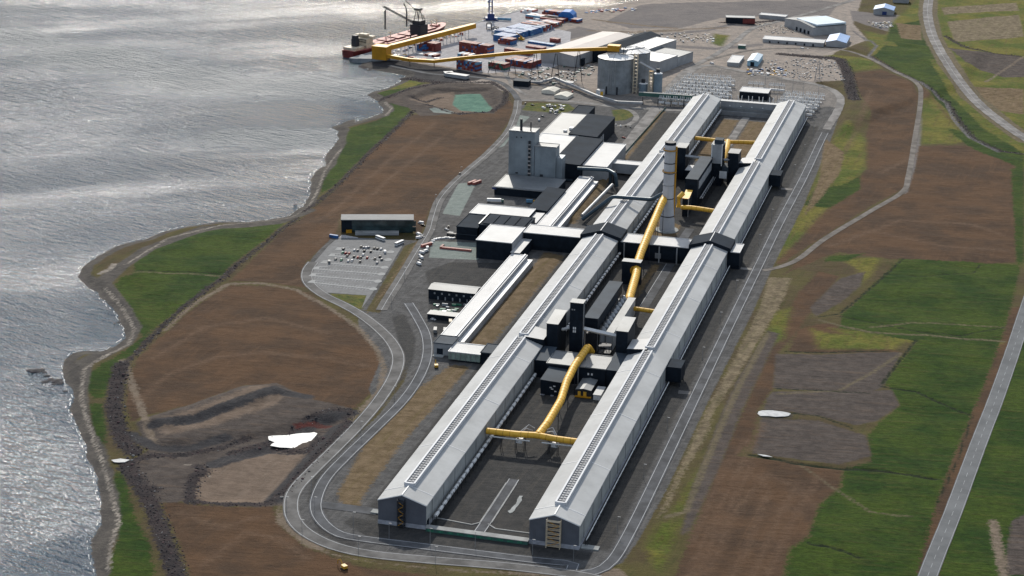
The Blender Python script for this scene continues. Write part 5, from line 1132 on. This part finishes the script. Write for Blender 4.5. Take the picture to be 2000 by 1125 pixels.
# ------------------------------------------------------------------ container yard
CAND = []   # (dist, mat, loc, rz, label)
def pal(*p): return lambda: random.choices([q[0] for q in p], [q[1] for q in p])[0]
def block(desc, px, py, ns, nl, tiers, pf, long_e=False, right=False, gapu=0.):
    """ns side by side, nl end to end; long_e: long axis across the quay; right: anchor is the near right corner"""
    x, y = G(px, py); o_ = Vector((x, y, 0))
    for i in range(ns):
        for j in range(nl):
            tt_ = tiers - (1 if random.random() < .08 else 0) if tiers > 1 else tiers
            for k in range(tt_):
                if long_e:   # i along QD, j along QN
                    if not (k == tt_-1 or j == (nl-1) or i == 0): continue
                    c = o_+QD*(i*2.6+1.3)+QN*((j+.5)*12.4-(nl*12.4 if right else 0)); rz = WA+math.pi/2
                    lab = f'tier {k+1}' ; pos = f'{ORD[i]} row back'
                else:
                    if not (k == tt_-1 or j == 0 or i == ns-1): continue
                    c = o_+QN*(i*2.6+1.3)+QD*((j+.5)*12.4); rz = WA; pos = f'{ORD[i]} from the left'
                m_ = pf(); tr = ['bottom', 'second', 'third', 'fourth', 'fifth'][k]
                jl = '' if nl == 1 else (', near file' if j == 0 else f', file {ORD[j]}' )
                CAND.append(((c-CAM).length, m_, (c.x, c.y, k*2.55), rz, f'{CN[m_]} container, {pos}{jl}, {tr} tier, {desc}'))
R_ = pal((RED, 8), (REDL, 2), (BLU, 1)); B_ = pal((BLU, 8), (BLUL, 1.2)); M_ = pal((RED, 4), (REDL, 3), (BLU, 3), (BLUL, 1), (WHT, 1.5), (GRNC, 1)); 
block('big red stack', 896, 101, 17, 1, 5, R_); block('front stack', 891, 134, 11, 1, 4, pal((RED, 6), (BLUL, 1), (BLU, 1.2), (REDL, 1)))
block('low stack by big red stack', 893, 112, 7, 1, 2, pal((RED, 3), (BLUL, 1), (WHT, 1))); block('green and red stack', 953, 133, 9, 1, 3, pal((GRNC, 2), (RED, 5), (REDL, 1)))
block('red stack under conveyor', 986, 127, 14, 2, 3, R_); block('red rows before blue', 972, 85, 8, 1, 3, R_)
block('nearest blue stack', 995, 84, 8, 2, 3, B_, True, True); block('middle blue stack', 1013, 77, 9, 3, 3, B_, True, True); block('largest blue stack', 1036, 71, 12, 3, 3, B_, True, True)
block('mixed far rows', 1064, 62, 9, 3, 3, M_, True, True); block('second mixed rows', 1082, 54, 8, 2, 2, M_, True, True); block('rows by blue tent', 1098, 46, 6, 2, 2, R_, True, True); block('white topped rows', 1072, 42, 6, 3, 2, pal((WHT, 3), (REDL, 2), (BLUL, 2), (RED, 2)), True, True); block('far red stack', 1058, 30, 11, 1, 3, R_); block('small far pair', 1041, 47, 3, 1, 1, pal((BLU, 1), (RED, 1)), True)
block('blue single row', 1030, 84, 3, 3, 1, pal((BLU, 2), (BLUL, 3)), True); block('red rear row', 1073, 82, 3, 1, 2, R_, True); block('reds by yellow truck', 1026, 93, 4, 2, 1, pal((RED, 2), (REDL, 2)), True)
block('reds above conveyor', 984, 102, 4, 3, 2, pal((RED, 3), (REDL, 2)), True); block('quayside stack', 827, 98, 7, 1, 4, R_); block('quayside blue stack', 811, 98, 6, 1, 3, pal((BLU, 4), (RED, 2)))
block('quayside low row', 829, 109, 6, 1, 1, pal((RED, 3), (WHT, 1))); block('far corner', 1085, 45, 8, 2, 2, M_, True, True); block('farthest edge row', 1016, 24, 8, 1, 2, pal((WHT, 3), (REDL, 1)))
block('rows past the quay crane', 1030, 34, 10, 1, 1, M_); block('end of yard', 1112, 44, 5, 1, 2, R_); block('mid yard row', 1045, 40, 9, 1, 1, pal((WHT, 3), (BLUL, 1), (RED, 1)))
CAND.sort(key=lambda c: c[0]); seen = {}
for d_, m_, loc, rz, lb in CAND[:300]:
    cont(m_, loc, rz, lb, 'shipping containers on the harbour')
mb = MB()
for d_, m_, loc, rz, lb in CAND[300:]:
    c, s = math.cos(rz), math.sin(rz); q = [(loc[0]+c*a-s*b_, loc[1]+s*a+c*b_) for a, b_ in ((-1.22,-6),(1.22,-6),(1.22,6),(-1.22,6))]; mb.prism(q, loc[2], loc[2]+2.5, m_)
o = mb.obj('shipping_containers'); o['kind'] = 'stuff'; tag(o, 'farthest red, blue and white containers at the back of the yard', 'containers')
x, y = G(1018, 79); t = thing('reach_stacker', 'yellow container handler beside the blue stacks', 'container handler', (x, y, 0), 1.2); mb = MB(); mb.box(-2, 2, -4, 4, 1, 3.4, YELC); mb.obj('body', t); mb = MB(); mb.box(-1, 1, -1, 1.4, 3.4, 5.2, YELC); mb.obj('cab', t); mb = MB(); mb.beam((0, -3, 4), (0, 8, 9), .7, YELC); mb.obj('boom', t); mb = MB(); mb.box(-5, 5, 7.4, 9, 6.2, 7, YELC); mb.obj('spreader', t)
for k, (px, py, rz) in enumerate(((967, 66, 0), (955, 57, .3))):
    x, y = G(px, py); t = thing('straddle_frame', ('dark' if k == 0 else 'grey')+' straddle carrier standing on the open quay', 'carrier', (x, y, 0), rz); mb = MB()
    for sx in (-3, 3):
        for sy in (-4, 4): mb.box(sx-.4, sx+.4, sy-.4, sy+.4, 0, 8, STL)
    mb.box(-3.4, 3.4, -4.4, -3.6, 8, 8.8, STL); mb.box(-3.4, 3.4, 3.6, 4.4, 8, 8.8, STL); mb.box(-3.4, -2.6, -3.6, 3.6, 8, 8.8, STL); mb.box(2.6, 3.4, -3.6, 3.6, 8, 8.8, STL); mb.obj('frame', t); mb = MB(); mb.box(-2, 2, -6, 5, 2.6, 4.8, WHT); mb.obj('load', t)
x, y = G(1108, 38); t = thing('blue_tent', 'bright blue domed tent among the farthest containers', 'tent', (x, y, 0)); mb = MB(); mb.profile([(-11, 0), (11, 0), (10, 8), (5, 12), (-5, 12), (-10, 8)], -10, 10, paint('bright blue canvas', (.03, .17, .5), .6)); mb.obj('canvas', t)
# small stuff on the quay
mb = MB()
for k in range(60):
    u = random.uniform(12, 190); v = random.uniform(19, 30); p = Q(u, v); w_ = random.uniform(.8, 2.6); mb.box(p[0]-w_, p[0]+w_, p[1]-w_*.7, p[1]+w_*.7, 0, random.uniform(1, 3.4), random.choice([WHT, WHT, CRM, REDL, BLU, STL]))
for k in range(16):
    p = G(random.uniform(770, 855), random.uniform(105, 118)); w_ = random.uniform(1.2, 3); mb.box(p[0]-w_*1.5, p[0]+w_*1.5, p[1]-w_, p[1]+w_, 0, random.uniform(1, 2.6), random.choice([WHT, RW, REDL, BLUL, YELC]))
o = mb.obj('quay_goods'); o['kind'] = 'stuff'; tag(o, 'small white and coloured goods scattered under the quay conveyor', 'goods')
# quay edge wall
mb = MB(); a = Q(-14, 0); c = Q(376, 0)
mb.prism([Q(-16, -1)[:2], Q(376, -1)[:2], Q(376, 2.5)[:2], Q(-16, 2.5)[:2]], -9, .35, CONC, PADC); mb.prism([Q(-16, -1)[:2], Q(-16, 2.5)[:2], (-372, 1226), (-372, 1223)], -9, .3, CONC, PADC); mb.prism([Q(-16, 2)[:2], Q(20, 2)[:2], (-376, 1240), (-372, 1226)], -4, .2, PADC); o = mb.obj('quay'); o['kind'] = 'structure'
# ------------------------------------------------------------------ ship
p = Q(3, -17.5); sh = thing('cargo_ship', 'red bulk carrier with cream deckhouse moored at the quay', 'ship', (p[0], p[1], -5), QA)
sh.scale = (.9, 1, .82); st_n = 22; SL = 203.; sec = []
for i in range(st_n+1):
    u = i/st_n; y = u*SL; bw = 15.5*min(1, .62+u*5)*(1 if u < .84 else math.sqrt(max(0., 1-((u-.84)/.165)**2))); wl = bw*(.93 if u < .8 else .93-(u-.8)*1.6) if bw > .2 else bw*.3
    wl = max(wl, .05); bw = max(bw, .25); dk = 10.5+(2.6*max(0, (u-.86)/.14))
    sec.append([(-bw, y+(4*max(0, u-.9)/.1), dk), (-wl, y, 2), (-wl*.8, y-(6 if i == st_n else 0), -4), (wl*.8, y-(6 if i == st_n else 0), -4), (wl, y, 2), (bw, y+(4*max(0, u-.9)/.1), dk)])
mb = MB(); v = [q for s in sec for q in s]; f = []
for i in range(st_n):
    for k in range(5): f.append((i*6+k, (i+1)*6+k, (i+1)*6+k+1, i*6+k+1))
f.append((0, 1, 2, 3, 4, 5)); mb.add(v, f, HULL); mb.obj('hull', sh)
mb = MB(); mb.add(v, [(i*6, i*6+5, (i+1)*6+5, (i+1)*6) for i in range(st_n)], HATCH); mb.obj('deck', sh)
for k in range(6): y = 48+k*22.5; mb = MB(); mb.box(-9.5, 9.5, y, y+17, 10.5, 12.6, HULL, HATCH); mb.box(-.3, .3, y, y+17, 12.6, 12.9, HULL); mb.obj('hatch_cover', sh)
for k in range(5):
    y = 44+k*45 if k < 4 else 190; mb = MB(); mb.beam((0, y, 12), (0, y, 22), 1.1, CRM); mb.beam((-5, y, 20), (5, y, 20), .6, CRM); mb.obj('mast', sh)
mb = MB(); mb.box(-12, 12, 24, 40, 10.5, 17, CRM); mb.box(-10.5, 10.5, 25.5, 39, 17, 24, CRM); mb.box(-15, 15, 33, 39, 24, 27.5, CRM); mb.box(-6, 6, 30, 37, 27.5, 30, CRM); sup = mb.obj('deckhouse', sh)
for z in (13, 19, 22.2): mb = MB(); mb.box(-10, 10, 39.05+(1 if z < 15 else 0), 39.2+(1 if z < 15 else 0), z, z+1.0, GLASS); mb.box(-10, 10, 23.8+(1.5 if z > 15 else 0), 23.95+(1.5 if z > 15 else 0), z, z+1.0, GLASS); mb.obj('window_strip', sup)
mb = MB(); mb.box(-4, 4, 12, 19, 10.5, 26, STL); mb.box(-3.4, 3.4, 12.6, 18.4, 26, 31, STL); mb.obj('funnel', sh); mb = MB(); mb.box(-10, 10, 3, 22, 10.5, 14.5, CRM); mb.obj('poop_house', sh)
mb = MB(); mb.beam((0, 33, 30), (0, 33, 41), .5, CRM); mb.beam((-3, 33, 37), (3, 33, 37), .3, CRM); mb.obj('radar_mast', sh)
mb = MB(); mb.box(-6, 6, 182, 188, 12, 14, HATCH); mb.cyl(-4, 191, 12, 15, 1.6, 1.6, CRM, 10); mb.cyl(4, 191, 12, 15, 1.6, 1.6, CRM, 10); mb.obj('windlass', sh)
# unloader
p = Q(124, 3); un = thing('ship_unloader', 'black ship unloader crane towering over the bulk carrier', 'crane', (p[0], p[1], 0), QA); un.scale = (.95, .95, .86)
mb = MB()
for sx in (-8, 8):
    for sy in (-9, 9): mb.beam((sx, sy, 0), (sx*.7, sy*.7, 18), 1.3, STL)
mb.obj('portal_leg', un) if False else mb.obj('portal', un)
mb = MB(); mb.box(-8.5, 8.5, -8, 9, 9, 23, STL); mb.box(-6, 6, -6, 7, 23, 29, STL); mb.obj('machine_house', un)
mb = MB()
for s in (-3.5, 3.5): mb.beam((s, 5, 28), (s*.7, -2, 47), .8, STL); mb.beam((s, -6, 28), (s*.7, -2, 47), .8, STL)
mb.box(-4, 4, -5, 3, 44, 47, STL); mb.beam((6, 6, 30), (2, -2, 46), .5, STL); mb.obj('mast', un)
mb = MB()
for s in (-1.6, 1.6): mb.beam((-4, s-3, 24), (-46, s-16, 46), .9, STL)
for k in range(9): a = Vector((-4, -3, 24)).lerp(Vector((-46, -16, 46)), k/9); mb.beam(a+Vector((0, -1.6, 1)), a+Vector((-4, 1, 1)), .35, STL)
mb.beam((-2, -2, 46), (-40, -14, 44), .3, STL); mb.obj('boom', un)
mb = MB(); mb.tube([(-36, -13, 41), (-42, -15, 43), (-44, -15, 39), (-44, -15, 12)], 1.1, STL, 8); mb.obj('suction_pipe', un)
mb = MB(); mb.tube([(-20, -6, 52), (-17, -5, 46), (-16, -5, 40), (-16, -5, 18)], .9, STL, 8); mb.beam((-4, -2, 44), (-22, -6, 60), .8, STL); mb.obj('second_boom', un)
x, y = G(958, 39); bc = thing('harbour_crane', 'blue mobile harbour crane cut off by the top edge', 'crane', (x, y, 0), .3)
mb = MB(); mb.box(-7, 7, -6, 6, .8, 3.6, CRANEB); mb.obj('chassis', bc); mb = MB(); mb.box(-4, 5, -5, 5, 3.6, 9, CRANEB); mb.obj('machine_house', bc); mb = MB()
for sx in (-2, 2):
    for sy in (-2, 2): mb.box(sx-.7, sx+.7, sy-.7, sy+.7, 9, 42, CRANEB)
for k in range(6): mb.box(-2.7, 2.7, -2.7, 2.7, 12+k*6, 13+k*6, CRANEB)
mb.obj('tower', bc); mb = MB(); mb.beam((0, 2, 24), (-14, 40, 52), 1.2, CRANEB); mb.obj('jib', bc); mb = MB(); mb.box(-4, -1.6, -4, -1.6, 24, 27, CRANEB); mb.obj('cab', bc)
for k, (sx, sy) in enumerate(((-9, -8), (9, -8), (-9, 8), (9, 8))): mb = MB(); mb.box(sx-1.6, sx+1.6, sy-1.6, sy+1.6, 0, .8, CRANEB); mb.beam((sx*.6, sy*.6, 2), (sx, sy, 1), .6, CRANEB); mb.obj('outrigger', bc)
x, y = G(985, 41); t = thing('barge_hopper', 'pale blue tanker trailer parked near the blue crane', 'trailer', (x, y, 0), 1.6); mb = MB(); mb.tube([(0, -9, 2.6), (0, 9, 2.6)], 1.9, BLUL, 10); mb.obj('tank', t, True); mb = MB(); mb.box(-1.6, 1.6, 9, 13, .6, 4, WHT); mb.obj('cab', t)
# ------------------------------------------------------------------ substation
proto = None
def bframe(x, y, label, group, h=7.5, w_=6.):
    global proto
    if proto is None:
        t = thing('busbar_frame', label, 'switchgear', (x, y, 0), 0, group)
        for s in (-1, 1): mb = MB(); mb.box(s*w_/2-.22, s*w_/2+.22, -.22, .22, 0, h, STLG); mb.obj('post', t)
        mb = MB(); mb.box(-w_/2-.4, w_/2+.4, -.35, .35, h, h+.7, WHT); mb.obj('beam', t)
        for k in (-1, 0, 1): mb = MB(); mb.cyl(k*2, 0, h+.7, h+3.2, .5, .4, WHT, 6); mb.obj('insulator', t); mb = MB(); mb.box(k*2-.9, k*2+.9, -2.4, -.5, 2.2, 4.2, WHT); mb.cyl(k*2, -.9, 0, 2.2, .2, .2, STLG, 5); mb.obj('switch_box', t)
        proto = t; return t
    return dup(proto, (x, y, 0), 0, label, group)
for i in range(9):
    for j in range(9):
        if i+j*.45 > 10.2: continue
        bframe(-38+i*7.6+j*1.2, 1102+j*15.5+random.uniform(-2, 2), f'busbar frame in the left switchyard, {ORD[j]} row beyond the hall end, {ORD[i]} from the left', 'switchgear frames')
for i in range(6):
    for j in range(6):
        bframe(88+i*7.6+j*1.0, 1098+j*15+random.uniform(-2, 2), f'busbar frame in the right switchyard, {ORD[j]} row beyond the hall end, {ORD[i]} from the left', 'switchgear frames')
for i in range(6):
    bframe(46+i*6.+(6 if i > 2 else 0), 1206, f'busbar frame just behind the black switch house, {ORD[i]} from the left', 'switchgear frames')
def mast(x, y, h, label, nm='lightning_mast'):
    t = thing(nm, label, 'mast', (x, y, 0)); mb = MB(); mb.cyl(0, 0, 0, h, .28, .1, STLG, 6); mb.obj('pole', t); mb = MB(); mb.box(-.9, .9, -.9, .9, 0, .4, PADC); mb.obj('footing', t)
for k, (x, y) in enumerate(((-30, 1120), (-10, 1160), (12, 1200), (30, 1130), (80, 1110), (84, 1150), (80, 1215), (60, 1225), (110, 1170), (134, 1120), (128, 1160), (96, 1190))): mast(x, y, 24, f'tall thin mast in the switchyard, {ORD[k]} counted from the sea side')
x, y = G(1596, 162); t = thing('pylon', 'grey lattice power pylon at the edge of the rubble yard', 'pylon', (x, y, 0)); mb = MB()
for sx in (-1, 1):
    for sy in (-1, 1): mb.beam((sx*3.4, sy*3.4, 0), (sx*.5, sy*.5, 26), .28, STLG)
for z in (6, 12, 18): r = 3.4-2.9*z/26; mb.beam((-r, -r, z), (r, -r, z), .2, STLG); mb.beam((-r, -r, z-5), (r, -r, z), .2, STLG); mb.beam((r, r, z-5), (r, -r, z), .2, STLG); mb.beam((r, -r, z-5), (-r, -r, z), .2, STLG)
mb.obj('lattice', t)
for z, w_ in ((19, 8), (24, 6)): mb = MB(); mb.beam((-w_, 0, z), (w_, 0, z), .35, STLG); mb.obj('cross_arm', t)
# transformers: white bushings on the end link
for k in range(5):
    x = 38+k*11.5; t = thing('transformer', f'grey transformer with white bushings behind the end link, {ORD[k]} from the left', 'transformer', (x, 1098, 0), 0, 'transformers behind the end link'); mb = MB(); mb.box(-3, 3, -2.4, 2.4, .4, 6, STLG); mb.obj('tank', t)
    for s in (-1, 1): mb = MB(); mb.beam((s*1.2, 0, 6), (s*2.2, 0, 18.5), .55, WHT); mb.obj('bushing', t)
# rubble and clutter as stuff
def clutter(name, label, cat, zone, n, sz, mats, hmax=1.6, z=None):
    mb = MB(); P_ = PX(zone); xs_ = [p[0] for p in P_]; ys_ = [p[1] for p in P_]
    def inside(x, y):
        c = False
        for i in range(len(P_)):
            a, b_ = P_[i], P_[(i+1) % len(P_)]
            if (y < a[1]) != (y < b_[1]) and x < (b_[0]-a[0])*(y-a[1])/(b_[1]-a[1])+a[0]: c = not c
        return c
    k = 0; tries = 0
    while k < n and tries < n*30:
        tries += 1; x = random.uniform(min(xs_), max(xs_)); y = random.uniform(min(ys_), max(ys_))
        if not inside(x, y): continue
        k += 1; s = random.uniform(*sz); a = random.uniform(0, 3.1); z0 = hz(x, y); q = [(x+s*math.cos(a+t_)*(.6 if i % 2 else 1), y+s*math.sin(a+t_)*(.6 if i % 2 else 1)) for i, t_ in enumerate((0, 1.3, 2.4, 3.5, 4.9))]
        mb.prism(q, z0-.2, z0+random.uniform(.3, hmax), random.choice(mats))
    o = mb.obj(name); o['kind'] = 'stuff'; tag(o, label, cat)
clutter('rubble', 'pale broken stone and scrap heaps in the yard by the pylon', 'rubble', '1500,118 1600,112 1640,135 1650,165 1560,158 1500,140', 260, (.35, 1.6), [TAN, WHT, LGW, GYR, TAN, STLG, GYR, ROADL])
clutter('stored_goods', 'rows of pale pallets and white goods on the pinkish gravel', 'stored goods', '1220,66 1260,62 1390,66 1400,82 1330,84 1260,76', 110, (.5, 2.2), [WHT, TAN, LGW, GYR, CRM], 1.8)
clutter('stored_goods', 'scattered timber and scrap in front of the large grey hall', 'stored goods', '1480,45 1530,45 1560,62 1600,66 1520,68 1480,60', 120, (.4, 1.8), [TAN, STL, CRM, GYR, GYR], 1.2)
clutter('stored_goods', 'small coloured machines and pallets below the pale blue shed', 'stored goods', '1460,135 1520,128 1540,140 1530,150 1460,148', 90, (.8, 2.4), [WHT, YELC, BLU, LGW, STL], 2)
clutter('stored_goods', 'white bales and scrap by the upper farm track', 'stored goods', '1690,42 1740,45 1745,55 1700,54', 60, (.8, 2.4), [WHT, LGW, CRM], 2)
clutter('stored_goods', 'pipes and machine parts stored under the silo conveyor', 'stored goods', '1050,130 1160,120 1160,150 1060,170 1000,150', 110, (.8, 2.8), [STL, LGW, RW, GYR, GRN], 2)
clutter('stored_goods', 'small boats and scrap lying on the far shore', 'stored goods', '1150,18 1240,12 1245,20 1190,26 1140,26', 60, (1, 3.2), [WHT, REDL, BLU, CRM], 2)
clutter('stored_goods', 'dark machines and barrels on the yard beyond the foundry', 'stored goods', '1060,208 1100,205 1105,215 1085,228 1060,216', 40, (.8, 2.2), [STL, STL, LGW, WHT], 2.6)
# boulders along the dark banks
ico = [(0,0,1),(.89,0,.45),(.28,.85,.45),(-.72,.53,.45),(-.72,-.53,.45),(.28,-.85,.45),(.72,.53,-.45),(-.28,.85,-.45),(-.89,0,-.45),(-.28,-.85,-.45),(.72,-.53,-.45),(0,0,-1)]
icf = [(0,1,2),(0,2,3),(0,3,4),(0,4,5),(0,5,1),(1,6,2),(2,7,3),(3,8,4),(4,9,5),(5,10,1),(6,7,2),(7,8,3),(8,9,4),(9,10,5),(10,6,1)]
ROCKM = [paint('dark basalt boulder', (.042, .038, .042), .9, 0, .3, .6), paint('reddish boulder', (.085, .05, .052), .9, 0, .3, .6), paint('pale boulder', (.24, .23, .22), .9, 0, .3, .6)]
mb = MB(); rk = mask['rock']; JJ, II = np.where((rk > .45) & (H > -4.6)); sel = rng.choice(len(JJ), min(len(JJ), 7000), replace=False)
for q in sel:
    j, i = JJ[q], II[q]
    if i >= NX-1 or j >= NY-1 or gx[i+1]-gx[i] > 3: continue
    x = gx[i]+random.uniform(0, 2.6); y = gy[j]+random.uniform(0, 2.6); z0 = hz(x, y); s = random.uniform(.25, .62) if random.random() < .93 else random.uniform(.7, 1.2)
    sx, sy_, sz_ = s*random.uniform(.7, 1.3), s*random.uniform(.7, 1.3), s*random.uniform(.5, .9); a = random.uniform(0, 6.3); c_, s_ = math.cos(a), math.sin(a)
    mb.add([(x+sx*v[0]*c_-sy_*v[1]*s_, y+sx*v[0]*s_+sy_*v[1]*c_, z0+.15*s+sz_*v[2]) for v in ico], icf, random.choices(ROCKM, (8, 3, 1))[0])
o = mb.obj('boulders'); o['kind'] = 'stuff'; tag(o, 'dark basalt boulders heaped along the banks and shore', 'boulders')
# skerries in the water
for k, (px, py, s) in enumerate(((60,724,2.5),(70,725,3.5),(80,723,2.5),(87,727,1.6),(92,734,1.8),(88,746,2.2),(100,742,2.6),(108,746,2),(112,744,3),(118,748,2.4),(232,630,1.5),(128,764,1.4),(577,400,1.5),(224,632,1.2),(106,750,1.6),(75,727,1.6))):
    x, y = G(px, py, -5); mb = MB(); mb.add([(s*v[0]*1.6, s*v[1]*1.2, v[2]*s*.45) for v in ico], icf, ROCKM[0]); o = mb.obj('skerry'); o.location = (x, y, -5.1); o.rotation_euler = (0, 0, k*.9)
    tag(o, f'small black rock off the grassy point, {ORD[k]} from the seaward end' if k < 15 else 'small black rock in the shallows between the two short rock lines', 'rock', 'rocks in the shallows')
# street lamps
LP = PX('615,1000 608,960 690,1030 760,1052 840,1062 928,1070 1040,1084 1120,1096 705,850 770,780 560,1000 590,1045 700,1078 850,1098 846,470 790,545 765,600 850,400 900,345') + [(139.5, y) for y in (30, 110, 190, 330, 410, 490, 620, 700, 860, 940, 1020)]
lp0 = None
for k, (x, y) in enumerate(LP):
    lab = 'thin grey street lamp '+(f'along the outer loop road bend, {ORD[k]} counted' if k < 16 else f'beside the works road near the car park, {ORD[k-16]} counted' if k < 19 else f'outside the right hall, {ORD[min(23, k-19)]} from the near end')
    if lp0 is None:
        lp0 = thing('street_lamp', lab, 'street lamp', (x, y, hz(x, y)), 0, 'street lamps along the plant roads'); mb = MB(); mb.cyl(0, 0, 0, 10, .16, .09, STLG, 6); mb.obj('pole', lp0); mb = MB(); mb.box(-.15, 1.6, -.2, .2, 9.9, 10.15, LGW); mb.obj('lamp_head', lp0)
    else: dup(lp0, (x, y, hz(x, y)), 0, lab)
# fence of the spur and small white boxes
t = thing('fence', 'green mesh fence along the plant spur road', 'fence', (0, 0, 0)); a, c = Vector((*G(1300, 212), 0)), Vector((*G(1216, 306), 0)); n = 24
for k in range(n):
    p, q = a.lerp(c, k/n), a.lerp(c, (k+1)/n); mb = MB(); mb.prism([(p.x, p.y), (q.x, q.y), (q.x+.12, q.y), (p.x+.12, p.y)], .1, 2.2, GRN); mb.obj('panel', t); mb = MB(); mb.box(p.x-.12, p.x+.24, p.y-.1, p.y+.1, 0, 2.4, LGW); mb.obj('post', t)
x, y = G(945, 147); t = hall('white_shed', 'long white roofed shed above the green lined basin', 'shed', -14, 14, -4, 4, 4, LGW, RW, loc=(*G(893, 151), 0), rz=-.25)
t = hall('white_shed', 'small white shed touching the long one above the basin', 'shed', -5, 5, -4, 4, 4, LGW, RW, loc=(*G(876, 147), 0), rz=.5)
